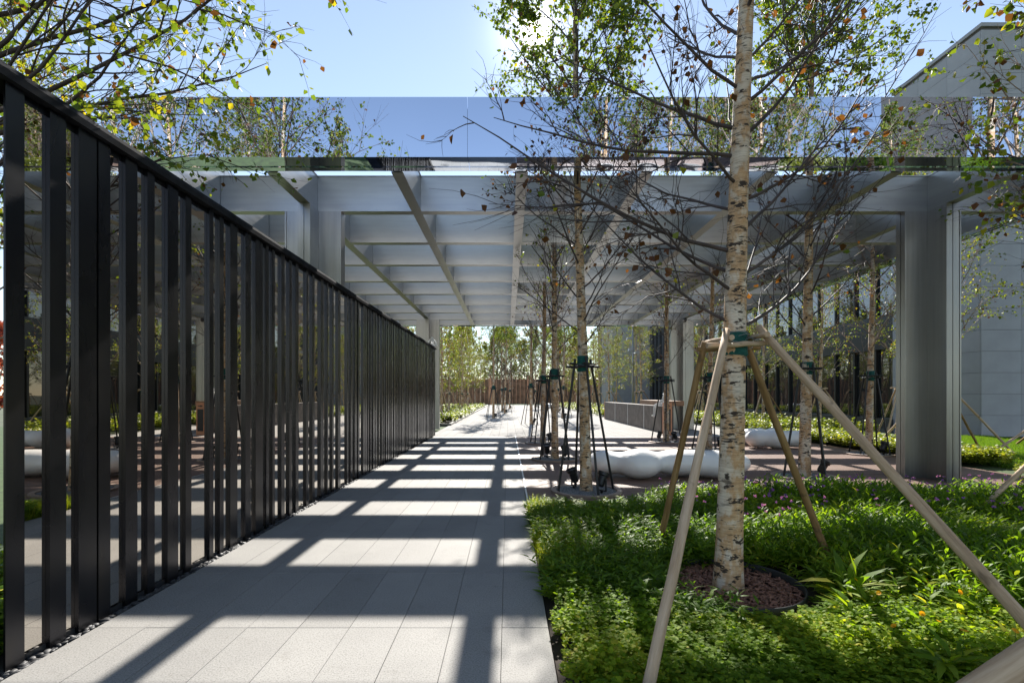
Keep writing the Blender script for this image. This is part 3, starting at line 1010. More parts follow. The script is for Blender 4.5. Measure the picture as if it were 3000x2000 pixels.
log(c0 + Vector((0.125, -0.25, 1.95)), c0 + Vector((0.13, 0.22, 1.945)), 0.021, 0.020, M['timber'], e, 7, 'crossbar')
log(c0 + Vector((-0.25, 0.125, 1.87)), c0 + Vector((0.26, 0.13, 1.885)), 0.021, 0.020, M['timber_brown'], e, 8, 'crossbar')
wr = MB()
wr.lathe([(0.082, 1.80), (0.096, 1.815), (0.090, 1.85), (0.093, 1.90), (0.090, 1.95), (0.094, 1.985), (0.083, 1.995)], 26, (tx, ty, 0))
wr.build('trunk_wrap', M['teal_wrap'], e, smooth=True)
for i in range(5):
    q = np.linspace(0, 6.2, 24)
    pts = [(tx + (0.10 + 0.035 * math.cos(2 * a + i)) * math.cos(a), ty + (0.10 + 0.035 * math.sin(2 * a + i)) * math.sin(a), 1.885 + 0.018 * i + 0.03 * math.sin(2 * a + 1.3 * i)) for a in q]
    MB().tube(pts, 0.0022, 5).build('tie_wire', M['wire'], e)
for px_, py_, pz_ in ((-0.135, -0.14, 1.90), (0.13, -0.11, 1.93)):
    for i in range(3):
        q = np.linspace(0, 6.2, 14)
        pts = [(tx + px_ + 0.045 * math.cos(a), ty + py_ + 0.045 * math.sin(a), pz_ + 0.012 * i + 0.02 * math.sin(a + i)) for a in q]
        MB().tube(pts, 0.0022, 5).build('tie_wire', M['wire'], e)

# other trees around the camera, seen from above the frame edge and in the mirrors
def timber_frame(loc, top, feet, label, ht=1.95, group=None, r=0.03):
    e = empty('tree_stake_frame', loc)
    tag(e, label, 'tree stakes', group)
    dx, dy = top
    for i, (fx, fy) in enumerate(feet):
        d = Vector((fx - dx, fy - dy, 0)).normalized() * 0.13
        log((fx, fy, -0.02), (dx + d.x, dy + d.y, ht + 0.03 * i), r, r * 0.85, M['timber' if i % 2 == 0 else 'timber_brown'], e, i + int(abs(loc[0]) * 10))
    for i in range(3):
        a = R(60 + 60 * i)
        p = Vector((dx, dy, ht - 0.06 + 0.03 * i)); d = Vector((math.cos(a), math.sin(a), 0)) * 0.24; o = Vector((-math.sin(a), math.cos(a), 0)) * 0.11
        log(p - d + o, p + d + o, r * 0.7, r * 0.65, M['timber'], e, 30 + i, 'crossbar')
    MB().lathe([(0.07, ht - 0.14), (0.083, ht - 0.13), (0.083, ht + 0.03), (0.07, ht + 0.04)], 14, (dx, dy, 0)).build('trunk_wrap', M['teal_wrap'], e, smooth=True)

def near_birch(loc, rz, label, **kw):
    ms = birch_meshes('near', 'branch', **kw)
    return place_birch(ms, loc, rz, 1.0, label), ms

def clear_of_camera(cx, cy):
    def f(C1):
        W = C1 + np.array([cx, cy, 0.0])
        d = np.linalg.norm(W - np.array([0, 0, EYE]), axis=2).min(axis=1)
        # keep what stays well clear of the lens
        return d > 1.55
    return f
t_, ms_ = near_birch((2.35, 0.75, 0), 0, 'birch with broad green and yellow leaves overhanging the propped birch from the lawn side', seed=51, H=9.0, r0=0.085, lean=(0.1, 0.2), zb=3.0, nb=26, spread=1.6, n2=6, n3=4, leafy=0.36, leaf=0.072, leaf_from=-0.3, brown_low=0.3, brown_all=0.15,
            limbs=[(2.75, 88, 52, 2.3), (2.9, 60, 40, 2.2), (3.1, 75, 48, 2.4), (2.6, 35, 38, 2.0)], avoid=clear_of_camera(2.35, 0.75))
tx, ty = tree_x(ms_, 1, 0, 1.9)
timber_frame((2.35, 0.75, 0), (tx, ty), [(0.57 - 2.35, 1.60 - 0.75), (2.0, 0.9), (0.6, -1.5)], 'thick timber poles reaching over the ground cover to a birch beside it', r=0.036)
t_, ms_ = near_birch((-4.6, 3.8, -0.05), 0, 'leafy yellow-green birch behind the slatted screen, arching over its rail', seed=52, H=9.6, r0=0.095, lean=(0.1, 0.1), zb=2.4, nb=34, spread=2.0, n2=9, n3=7, leafy=0.85, leaf=0.066, leaf_from=-0.3, brown_low=0.18, brown_all=0.12,
            limbs=[(2.9, 8, 34, 2.7), (3.3, 30, 38, 2.8), (3.6, -5, 42, 2.9), (3.0, 55, 30, 2.4), (2.6, -20, 45, 2.6), (3.9, 20, 30, 2.9), (3.5, 12, 22, 3.0), (4.2, 0, 25, 2.9), (4.4, 38, 30, 2.8), (3.2, -8, 28, 2.6)])
t_, ms_ = near_birch((7.7, 6.0, -0.03), 0, 'birch with rusty brown leaves at the right end of the flowering bed', seed=53, H=9.6, r0=0.09, lean=(-0.1, 0.1), zb=2.4, nb=30, spread=1.8, n2=8, n3=6, leafy=0.45, leaf=0.055, leaf_from=-0.2, brown_low=0.6, brown_all=0.25,
            limbs=[(2.6, 170, 35, 2.1), (3.2, 190, 30, 2.2), (3.8, 150, 40, 2.0), (2.9, 120, 40, 1.9)])
tx, ty = tree_x(ms_, 1, 0, 1.9)
timber_frame((7.7, 6.0, -0.03), (tx, ty), [(5.44 - 7.7, 0.0), (1.6, 1.2), (1.3, -1.6)], 'timber poles leaning over the purple flowers to a birch at the bed end')
ring_l = [(-6.6, 1.2, 0, 1.0, 1.0, 'behind the screen rail, furthest back'), (-7.5, 4.6, 1, 2.2, 1.05, 'behind the screen rail, set deeper than the arching one'), (-5.4, -1.6, 1, 4.0, 1.1, 'behind the start of the screen'), (-9.0, 8.5, 0, 0.5, 1.0, 'behind the middle of the screen'),
          (-8.2, -3.4, 0, 3.3, 1.1, 'well behind the start of the screen'), (-6.3, 4.6, 1, 1.3, 1.0, 'close behind the arching one past the screen')]
for x, y, v_, rz, sc, wh in ring_l:
    place_birch(lush[v_], (x, y, -0.05), rz, sc, 'birch ' + wh)
ring_r = [(5.6, 1.6, 0, 2.0, 1.05, 'in the bed behind the flowering plants'), (4.4, -2.6, 1, 0.7, 1.15, 'reflected in the mirrored canopy edge near its middle'), (8.4, -0.6, 0, 4.4, 1.12, 'reflected in the mirrored canopy edge beside the stone building'), (2.8, -5.0, 1, 5.0, 1.2, 'reflected small in the mirrored canopy edge'),
          (10.9, 3.4, 1, 1.7, 1.1, 'by the lawn right of the flowering bed'), (12.2, -1.8, 0, 2.9, 1.1, 'reflected at the right end of the mirrored canopy edge'),
          (5.0, 3.7, 1, 3.6, 1.0, 'in the flowering bed right of the long prop pole'), (3.7, 2.3, 0, 5.6, 1.0, 'among the marigolds beside the thick prop pole'), (6.4, -1.0, 0, 1.4, 1.15, 'behind the one among the marigolds')]
for x, y, v_, rz, sc, wh in ring_r:
    place_birch(lush[v_], (x, y, -0.04), rz, sc, 'birch ' + wh)

# lawn birches with timber props
lawn_trees = [(11.35, 13.2, 0, 0.3, 0.9, 'hidden behind the near right steel column', [(12.8 - 11.35, 12.65 - 13.2), (1.9, 0.9), (-0.9, 1.2)]),
              (14.4, 12.2, 1, 1.3, 0.95, 'before the tall stone block', [(11.4 - 14.4, -0.1), (15.5 - 14.4, 3.2), (1.4, -1.2)]),
              (12.75, 20.6, 1, 2.5, 0.9, 'on the lawn facing the glass front nearest the stone block', [(13.9 - 12.75, -0.6), (-0.9, 0.7), (0.2, 1.3)]),
              (12.8, 25.2, 0, 0.9, 0.85, 'on the lawn facing the middle of the glass front', [(-0.9, -0.6), (1.1, -0.4), (0.1, 1.2)]),
              (11.8, 30.5, 1, 4.1, 0.9, 'on the lawn behind the far right steel column', [(-0.9, -0.6), (1.1, -0.4), (0.1, 1.2)]),
              (13.2, 17.0, 0, 5.1, 0.95, 'on the lawn beyond the paired white seats', [(-0.9, -0.6), (1.1, -0.4), (0.1, 1.2)]),
              (9.6, 36.0, 1, 0.2, 0.9, 'by the lamp mast beyond the low wall', [(-0.9, -0.6), (1.2, -0.4), (0.1, 1.2)]),
              (8.3, 41.0, 0, 3.2, 0.9, 'on the lawn past the end of the low wall', [(-0.9, -0.6), (1.2, -0.4), (0.1, 1.2)]),
              (10.9, 42.5, 1, 1.2, 0.95, 'in the gap before the far stone block', [(-0.9, -0.6), (1.2, -0.4), (0.1, 1.2)]),
              (13.0, 34.0, 0, 2.2, 0.9, 'between the lamp mast and the glass front', [(-0.9, -0.6), (1.1, -0.4), (0.1, 1.2)])]
for x, y, v_, rz, sc, wh, feet in lawn_trees:
    place_birch(lush[v_], (x, y, -0.03), rz, sc, 'yellowing birch ' + wh)
    tx, ty = tree_x(lush[v_], sc, rz, 1.8)
    timber_frame((x, y, -0.03), (tx, ty), feet, 'timber props of the birch ' + wh, ht=1.8)

# grove left of the plaza, right lawn row and the wood behind
gr = random.Random(3)
gpos = [(-4.2, 27.5), (-4.25, 32.3), (-4.2, 36.2), (-3.7, 40.7), (-6.3, 29.5), (-6.9, 34.0), (-5.6, 38.2), (-7.8, 42), (-4.4, 46), (-6.4, 48.5), (-4.1, 52), (-8.5, 53), (-5.2, 58), (-9.5, 60), (-4.2, 65), (-7.2, 69), (-10.5, 36), (-11, 46), (-3.9, 72)]
for i, (x, y) in enumerate(gpos):
    place_birch(grove[i % 3], (x, y, -0.03), gr.uniform(0, 6.28), gr.uniform(0.85, 1.1), 'slender pale trunked birch of the dense grove left of the plaza', 'birches of the left grove')
    if y < 55:
        e0 = (0.0, 0.0)
        if i == 0:
            timber_frame((x, y, -0.03), e0, [(0.95, -0.6), (-0.95, -0.5), (0.1, 1.1)], 'leaning timber props round a birch of the left grove', ht=1.7, group='props of the left grove birches')
            proto = bpy.context.scene.objects[-1]
            proto = [o for o in col.objects if o.name.startswith('tree_stake_frame') and o.get('group') == 'props of the left grove birches'][0]
        else:
            c = copy_tree(proto); c.location = (x, y, -0.03); c.rotation_euler = (0, 0, gr.uniform(0, 6.28))
for i, (x, y) in enumerate([(8.6, 47), (7.4, 54), (9.8, 58), (7.2, 66), (10.8, 50), (6.9, 74), (11.5, 66), (9.0, 71)]):
    place_birch(grove[(i + 1) % 3], (x, y, -0.03), gr.uniform(0, 6.28), gr.uniform(0.85, 1.1), 'slender birch of the far row on the lawn right of the plaza', 'birches of the far right row')
    c = copy_tree(proto); c.location = (x, y, -0.03); c.rotation_euler = (0, 0, gr.uniform(0, 6.28))
    c['label'] = 'leaning timber props round a birch of the far right row'; c['group'] = 'props of the far right row birches'
for i in range(46):
    x = -40 + i * 1.75 + gr.uniform(-0.8, 0.8)
    y = 91.5 + gr.uniform(0, 9) + (i % 3) * 4
    place_birch(wood[i % 3], (x, y, -0.1), gr.uniform(0, 6.28), gr.uniform(1.25, 1.85), 'tall yellow-green tree of the wood behind the copper coloured screen', 'trees behind the fin screen')

for i in range(30):
    place_birch(wood[(i + 1) % 3], (-36 + i * 2.5 + gr.uniform(-0.6, 0.6), 90.4 + gr.uniform(0, 1.2), -0.1), gr.uniform(0, 6.28), gr.uniform(0.62, 0.85), 'low bushy tree right behind the copper coloured screen', 'low trees behind the fin screen')
# red maple beyond the start of the slatted screen
ms = birch(61, H=3.6, r0=0.06, zb=0.7, nb=22, spread=1.3, n2=6, n3=5, leafy=1.6, leaf=0.09, leaf_from=-0.5)
e = empty('maple_tree', (-15.4, 15.0, -0.06)); tag(e, 'small red leaved maple glimpsed past the start of the slatted screen', 'maple tree')
link('trunk', mesh_np('trunk', ms[0][0], ms[0][1], M['branch'], True), e)
link('branches', mesh_np('branches', ms[1][0], ms[1][1], M['branch'], True), e)
link('crown', mesh_np('crown', ms[2][0], ms[2][1], M['red_leaf'], False, ms[2][2]), e)

# ------------------------------------------------------------------ white seats
def blob(name, elems, loc, size, label, rz=0.0):
    mb_ = bpy.data.metaballs.new(name)
    mb_.resolution = 0.07; mb_.threshold = 0.4
    o = bpy.data.objects.new(name + '_source', mb_)
    col.objects.link(o)
    for (x, y, z, r) in elems:
        el_ = mb_.elements.new(); el_.co = (x, y, z); el_.radius = r
    dg = bpy.context.evaluated_depsgraph_get(); dg.update()
    me = bpy.data.meshes.new_from_object(o.evaluated_get(dg))
    bpy.data.objects.remove(o); bpy.data.metaballs.remove(mb_)
    n = len(me.vertices)
    co = np.empty(n * 3, dtype=np.float32); me.vertices.foreach_get('co', co); co = co.reshape(-1, 3)
    lo, hi = co.min(0), co.max(0)
    co = (co - (lo + hi) / 2) / (hi - lo) * np.array(size)
    co[:, 2] -= co[:, 2].min()
    # settle the underside a little flat
    co[:, 2] = np.where(co[:, 2] < 0.03, 0.03 * (co[:, 2] / 0.03) ** 2 * 0.5 + 0.015 * (co[:, 2] / 0.03), co[:, 2])
    co[:, 2] -= co[:, 2].min()
    me.vertices.foreach_set('co', co.ravel())
    me.polygons.foreach_set('use_smooth', np.ones(len(me.polygons), dtype=bool))
    me.materials.clear(); me.materials.append(M['white_resin'])
    me.update()
    o = link(name, me, None, loc, (0, 0, rz))
    tag(o, label, 'bench')
    return o
blob('bench', [(-1.2, 0.12, 0, .62), (-0.55, -0.14, 0, .74), (-0.35, 0.22, 0.04, .55), (0.2, 0.10, 0, .62), (0.55, -0.02, 0.02, .66), (1.05, -0.16, 0, .70), (1.15, 0.2, 0, .52), (1.5, 0.02, 0, .55)], (2.93, 9.15, 0.005), (2.95, 1.0, 0.52), 'long lumpy white bench on the deck behind the planting bed')
blob('bench', [(-0.5, 0.1, 0, .6), (0.05, -0.1, 0, .66), (0.45, 0.12, 0, .55), (0.8, -0.02, 0, .6)], (7.62, 14.2, 0.005), (1.72, 0.85, 0.52), 'short lumpy white bench in front of its twin on the deck')
blob('bench', [(-0.5, -0.1, 0, .64), (0.1, 0.1, 0, .6), (0.7, -0.02, 0, .6)], (7.72, 15.35, 0.005), (1.5, 0.8, 0.5), 'short lumpy white bench half hidden behind its twin on the deck', 0.3)
blob('bench', [(-0.4, 0, 0, .6), (0.2, 0.1, 0, .62)], (4.7, 55, -0.004), (1.4, 1.0, 0.62), 'white boulder seat far out on the plaza')

# ------------------------------------------------------------------ low wall, seat, sign, wire figures, lamp mast
wall = empty('low_wall', (6.1, 20.0, 0))
tag(wall, 'low dark concrete wall with pale joints on the plaza', 'wall')
ys = [0.0, 2.55, 5.6, 8.6, 11.7]
for a, b in zip(ys[:-1], ys[1:]):
    MB().box(0, 0.5, a + 0.03, b - 0.03, -0.004, 1.06).build('panel', M['concrete_dark'], wall)
    if b < 11:
        MB().box(-0.004, 0.48, b - 0.029, b + 0.029, -0.004, 1.063).build('joint_strip', M['concrete_joint'], wall)
MB().box(-0.01, 0.51, 11.69, 11.75, -0.004, 1.07).build('end_plate', M['corten'], wall)
seat = MB().box(-0.05, 0.62, 0.0, 4.3, 0, 0.2)
o = seat.build('timber_seat', M['wood_seat'], None, (6.5, 20.3, 1.062))
tag(o, 'long brown timber seat laid on top of the low concrete wall', 'seat')
e = empty('sign_stand', (5.96, 18.75, -0.004)); tag(e, 'rust coloured steel sign stand with arrow before the low wall', 'sign')
MB().box(-0.16, 0.16, 0, 0.10, 0, 1.22).build('body', M['corten'], e)
MB().box(-0.11, 0.11, -0.012, -0.001, 0.16, 0.98).build('screen', M['facade_dark'], e)
ar = MB().prism([(-0.09, 1.10), (0.0, 1.14), (0.0, 1.115), (0.1, 1.115), (0.1, 1.085), (0.0, 1.085), (0.0, 1.06)], -0.006, -0.001, 'y')
ar.build('arrow', M['edging'], e)

def wire_body(name, joints, edges, loc, scale, label, thick, rz=0):
    me = bpy.data.meshes.new(name)
    me.from_pydata([j[:3] for j in joints], edges, [])
    o = bpy.data.objects.new(name + '_source', me); col.objects.link(o)
    sk = o.modifiers.new('skin', 'SKIN')
    for i, j in enumerate(joints):
        me.skin_vertices[0].data[i].radius = (j[3], j[3] * (j[4] if len(j) > 4 else 1))
    me.skin_vertices[0].data[0].use_root = True
    sb = o.modifiers.new('sub', 'SUBSURF'); sb.levels = 2; sb.render_levels = 2
    wf = o.modifiers.new('wire', 'WIREFRAME'); wf.thickness = thick; wf.use_even_offset = False
    dg = bpy.context.evaluated_depsgraph_get(); dg.update()
    m2 = bpy.data.meshes.new_from_object(o.evaluated_get(dg))
    bpy.data.objects.remove(o); bpy.data.meshes.remove(me)
    m2.materials.clear(); m2.materials.append(M['silver_wire'])
    o = link(name, m2, None, loc, (0, 0, rz), (scale,) * 3)
    tag(o, label, 'sculpture')
    return o
sit = [(0, 0, 0.10, 0.13), (0, 0.01, 0.32, 0.12), (0, 0, 0.52, 0.14), (0, 0, 0.64, 0.06), (0, 0.0, 0.78, 0.10),
       (0.10, -0.08, 0.09, 0.085), (0.10, -0.42, 0.08, 0.06), (0.10, -0.46, -0.33, 0.04), (0.10, -0.56, -0.38, 0.035),
       (-0.10, -0.08, 0.09, 0.085), (-0.10, -0.42, 0.08, 0.06), (-0.10, -0.46, -0.33, 0.04), (-0.10, -0.56, -0.38, 0.035),
       (0.20, 0, 0.52, 0.05), (0.25, -0.06, 0.28, 0.038), (0.16, -0.26, 0.18, 0.03), (-0.20, 0, 0.52, 0.05), (-0.25, -0.06, 0.28, 0.038), (-0.16, -0.26, 0.18, 0.03)]
sed = [(0, 1), (1, 2), (2, 3), (3, 4), (0, 5), (5, 6), (6, 7), (7, 8), (0, 9), (9, 10), (10, 11), (11, 12), (2, 13), (13, 14), (14, 15), (2, 16), (16, 17), (17, 18)]
wire_body('wire_sculpture', sit, sed, (6.36, 20.22, 1.03), 0.98, 'silver wire figure sitting on the low wall with legs dangling', 0.011, R(-90))
med = [(0, 0, 0.08, 0.12), (0, 0.01, 0.30, 0.10), (0, 0, 0.48, 0.12), (0, 0, 0.60, 0.055), (0, 0, 0.74, 0.09), (0.16, -0.10, 0.07, 0.075), (0.32, -0.24, 0.06, 0.055), (0.05, -0.34, 0.05, 0.04),
       (-0.16, -0.10, 0.07, 0.075), (-0.32, -0.24, 0.06, 0.055), (-0.05, -0.38, 0.06, 0.04), (0.18, 0, 0.48, 0.045), (0.28, -0.06, 0.28, 0.035), (0.26, -0.24, 0.15, 0.03), (-0.18, 0, 0.48, 0.045), (-0.28, -0.06, 0.28, 0.035), (-0.26, -0.24, 0.15, 0.03)]
med_e = [(0, 1), (1, 2), (2, 3), (3, 4), (0, 5), (5, 6), (6, 7), (0, 8), (8, 9), (9, 10), (2, 11), (11, 12), (12, 13), (2, 14), (14, 15), (15, 16)]
wire_body('wire_sculpture', med, med_e, (-2.79, 18.6, 3.29), 0.5, 'small wire figure meditating cross-legged on the far end of the screen rail', 0.012, 0.2)

e = empty('lamp_mast', (8.95, 36, -0.03)); tag(e, 'grey round lamp mast with floodlights beyond the low wall', 'lamp mast')
MB().tube([(0, 0, 0), (0, 0, 7.6)], [0.08, 0.062], 14).build('mast', M['lamp_grey'], e, smooth=True)
for i, (dx, z) in enumerate([(-0.32, 5.55), (-0.20, 4.75), (0.26, 4.55), (0.2, 6.6)]):
    h = empty('floodlight', (0, 0, 0)); h.parent = e
    s = 1 if dx > 0 else -1
    MB().tube([(0, 0, z - 0.06), (dx * 0.6, -0.05, z)], 0.02, 8).build('arm', M['lamp_grey'], h)
    MB().prism([(dx - 0.16, z - 0.10), (dx + 0.16, z - 0.02), (dx + 0.13, z + 0.14), (dx - 0.10, z + 0.10)], -0.22, 0.06, 'y').build('housing', M['lamp_grey'], h)
e = empty('security_camera', (BX(4) - 0.05, BY(7) - CR - 0.03, 4.74)); tag(e, 'tiny dark security camera under the beam at the far right column', 'camera')
MB().lathe([(0.0, 0.05), (0.06, 0.05), (0.075, 0.0), (0.07, -0.05), (0.04, -0.10), (0.0, -0.115)], 14, (0, -0.07, 0)).build('dome', M['black_plastic'], e, smooth=True)
MB().box(-0.05, 0.05, -0.02, 0.0, -0.05, 0.06).build('bracket', M['lamp_grey'], e)

# ------------------------------------------------------------------ copper fin screen far behind
scr = empty('fin_screen', (0, 88, 0)); tag(scr, 'long rust brown screen with thin upright copper fins behind the lawn', 'screen')
MB().box(-34, 34, 0.4, 0.6, 0, 4.3).build('backing', M['corten_dark'], scr)
fin = MB().box(-0.045, 0.045, -0.22, 0.0, 0, 4.7).mesh('fin', M['corten'])
fin2 = MB().box(-0.02, 0.02, -0.1, 0.0, 0, 4.2).mesh('fin', M['corten_dark'])
for i in range(96):
    link('fin', fin, scr, (-33 + i * 0.69, 0.15, 0))
o = MB().prism([(-0.22, 0), (0.30, 0), (0.16, 4.5), (-0.12, 4.5)], -0.1, 0.1, 'y').build('portal_slab', M['corten'], None, (-2.75, 79.0, 0))
tag(o, 'tapering rust coloured slab standing at the left of the plaza end', 'portal slab')
o = MB().prism([(-0.11, 0), (0.12, 0), (0.10, 4.5), (-0.07, 4.5)], -0.1, 0.1, 'y').build('portal_slab', M['corten'], None, (3.15, 79.0, 0))
tag(o, 'slim rust coloured slab standing at the right of the plaza end', 'portal slab')

# ------------------------------------------------------------------ buildings on the right
tower = empty('stone_block', (17.7, 18.8, -0.06)); tag(tower, 'tall blank grey stone clad building block right of the canopy', 'building')
TH = 15.3
MB().box(0.05, 9.0, 0.05, 4.3, 0, TH).build('wall', M['stone_joint'], tower)
ph, pwid = 0.8, 1.5
pa = MB().box(0.004, pwid - 0.004, -0.0, 0.045, 0.004, ph - 0.006).mesh('stone_panel', M['stone_panel'])
pb = MB().box(0.0, 0.045, 0.004, 1.43 - 0.004, 0.004, ph - 0.006).mesh('stone_panel', M['stone_panel'])
for r_ in range(19):
    for c_ in range(6):
        link('stone_panel', pa, tower, (c_ * pwid, 0, r_ * ph))
    for c_ in range(3):
        link('stone_panel', pb, tower, (0, 0.05 + c_ * 1.43 if c_ else 0.05, r_ * ph))
MB().box(-0.05, 9.05, -0.05, 4.35, TH + 0.002, TH + 0.14).build('coping', M['stone_panel'], tower)

gb = empty('glass_building', (18.0, 23.1, -0.06)); tag(gb, 'long dark framed glass fronted building behind the lawn birches', 'building')
GL, GH = 41.0, 12.2
MB().box(0.35, 10, 0, GL, 0, GH).build('wall', M['facade_dark'], gb)
MB().box(-0.35, 0.349, 0.0, GL, 0, 0.46).build('plinth', M['plinth'], gb)
MB().box(-0.12, 0.349, 0.0, GL, 3.75, 5.36).build('spandrel', M['facade_dark'], gb)
MB().box(-0.15, 10.1, -0.0, GL + 0.1, GH + 0.002, GH + 0.35).build('roof_edge', M['facade_dark'], gb)
nb_ = 27
w_ = GL / nb_
lo_p = MB().box(0.10, 0.13, 0.04, w_ - 0.04, 0.462, 3.748).mesh('pane', M['glass'])
up_p = MB().box(0.10, 0.13, 0.03, w_ - 0.03, 5.362, 8.6).mesh('pane', M['glass'])
up_q = MB().box(0.10, 0.13, 0.03, w_ - 0.03, 8.7, GH).mesh('pane', M['glass'])
mu_l = MB().box(-0.02, 0.2, -0.06, 0.06, 0.463, 3.747).mesh('mullion', M['facade_dark'])
mu_u = MB().box(-0.02, 0.2, -0.04, 0.04, 5.363, GH - 0.001).mesh('mullion', M['facade_dark'])
for i in range(nb_):
    for me, nm in ((lo_p, 'pane'), (up_p, 'pane'), (up_q, 'pane'), (mu_l, 'mullion'), (mu_u, 'mullion')):
        link(nm, me, gb, (rnd.uniform(-0.004, 0.004) if nm == 'pane' else 0, i * w_, 0), (0, 0, R(rnd.uniform(-0.25, 0.25)) if nm == 'pane' else 0))
MB().box(0.05, 0.2, 0.0, GL, 8.602, 8.698).build('transom', M['facade_dark'], gb)

fb = empty('stone_block', (13.4, 64.5, -0.06)); tag(fb, 'far grey stone block closing the end of the glass front', 'building')
MB().box(0.05, 8, 0.05, 10, 0, 13).build('wall', M['stone_joint'], fb)
for r_ in range(16):
    for c_ in range(5):
        link('stone_panel', pa, fb, (c_ * 1.5, 0, r_ * 0.8))
    for c_ in range(5):
        link('stone_panel', pb, fb, (0, 0.05 + c_ * 1.43, r_ * 0.8))

ob = empty('office_building', (29.5, -26, -0.06), R(38)); tag(ob, 'plain grey building mirrored in the right half of the canopy edge', 'building')
MB().box(0, 5.5, -4, 0, 0, 30).build('wall', M['office'], ob)
MB().box(-0.15, 5.65, -4.15, 0.15, 30.002, 30.5).build('parapet', M['office'], ob)
for r_ in range(5):
    for c_ in range(2):
        MB().box(0.4 + c_ * 2.6, 2.0 + c_ * 2.6, 0.004, 0.05, 2 + r_ * 3.4, 4.2 + r_ * 3.4).build('window', M['glass'], ob)

#PLANTS
# ------------------------------------------------------------------ planting
gp = np.random.default_rng(9)
def leaf_batch(base, dirn, up, L, w, shape, curl=0.25):
    """many leaves at once: base (n,3), dirn, up unit (n,3), L (n,), w (n,)"""
    n = len(base)
    sd = unit(np.cross(dirn, up)); nn = np.cross(sd, dirn)
    out = []
    for (t, ww, lift) in shape:
        c = base + dirn * (L * t)[:, None] - nn * (L * curl * t * t)[:, None]
        if ww == 0: out.append(c)
        else:
            out.append(c + sd * (w * ww)[:, None] + nn * (w * lift)[:, None])
            out.append(c - sd * (w * ww)[:, None] + nn * (w * lift)[:, None])
    return np.stack(out, axis=1)
OVAL = [(0, 0, 0), (0.4, 0.5, 0.15), (0.75, 0.38, 0.1), (1.0, 0, 0)]
LANCE = [(0, 0, 0), (0.3, 0.5, 0.2), (0.65, 0.42, 0.15), (1.0, 0, 0)]
LF = np.array([[0, 2, 1, 1], [1, 2, 4, 3], [3, 4, 5, 5]])
def leaf_faces(n):
    b = np.arange(n)[:, None] * 6
    tri = np.concatenate([b + np.array([[0, 2, 1]]), b + np.array([[3, 4, 5]])])
    quad = b + np.array([[1, 2, 4, 3]])
    return tri, quad

def plant_cover(g, h=0.14, stems=9, ls=0.026, foot=0.07):
    B, D, U, L, W = [], [], [], [], []
    for s in range(stems):
        a = g.uniform(0, 6.28); r = foot * math.sqrt(g.uniform(0, 1))
        x, y = r * math.cos(a), r * math.sin(a)
        hh = h * g.uniform(0.6, 1.15)
        lean_ = np.array([math.cos(a), math.sin(a), 0]) * g.uniform(0, 0.05)
        tiers = 4
        for t in range(tiers):
            f = 0.4 + 0.6 * (t + 1) / tiers
            p = np.array([x, y, 0]) + lean_ * f + np.array([0, 0, hh * f])
            a0 = g.uniform(0, 6.28)
            for q in range(2 if t < tiers - 1 else 4):
                aa = a0 + (math.pi if t < tiers - 1 else math.pi / 2) * q + g.uniform(-0.3, 0.3)
                e = g.uniform(0.0, 0.6) if t < tiers - 1 else g.uniform(0.2, 0.9)
                d = np.array([math.cos(aa) * math.cos(e), math.sin(aa) * math.cos(e), math.sin(e)])
                B.append(p); D.append(d); U.append(np.array([0, 0, 1.0]) + g.normal(0, 0.25, 3))
                L.append(ls * g.uniform(0.7, 1.3)); W.append(L[-1] * 0.72)
    B, D, U = np.array(B), unit(np.array(D)), unit(np.array(U))
    return leaf_batch(B, D, U, np.array(L), np.array(W), OVAL, 0.15)

def plant_lance(g, h=0.27, stems=7, ls=0.115, ratio=0.22, foot=0.10, per=9):
    B, D, U, L, W = [], [], [], [], []
    for s in range(stems):
        a = g.uniform(0, 6.28); r = foot * math.sqrt(g.uniform(0, 1))
        x, y = r * math.cos(a), r * math.sin(a)
        hh = h * g.uniform(0.55, 1.15)
        ln = np.array([math.cos(a), math.sin(a), 0]) * g.uniform(0, 0.10)
        for t in range(per):
            f = (t + 1) / per
            p = np.array([x, y, 0]) + ln * f * f + np.array([0, 0, hh * (0.15 + 0.85 * f)])
            aa = t * 2.4 + g.uniform(-0.4, 0.4) + s
            e = g.uniform(0.25, 0.75) + 0.5 * f
            B.append(p); D.append([math.cos(aa) * math.cos(e), math.sin(aa) * math.cos(e), math.sin(e)])
            U.append(np.array([0, 0, 1.0]) + g.normal(0, 0.25, 3))
            L.append(ls * g.uniform(0.7, 1.25) * (1.1 - 0.45 * f)); W.append(L[-1] * ratio)
    B, D, U = np.array(B), unit(np.array(D)), unit(np.array(U))
    return leaf_batch(B, D, U, np.array(L), np.array(W), LANCE, 0.45)

def blades(g, n=9, h=0.07, foot=0.03, w=0.004):
    V = []
    for i in range(n):
        a = g.uniform(0, 6.28); r = foot * math.sqrt(g.uniform(0, 1)); hh = h * g.uniform(0.6, 1.3)
        b = np.array([r * math.cos(a), r * math.sin(a), 0]); d = g.normal(0, 0.35, 3); d[2] = 1; d /= np.linalg.norm(d)
        s = np.array([math.cos(a + 1.5), math.sin(a + 1.5), 0]) * w
        V.append([b - s, b + s, b + d * hh])
    return np.array(V)

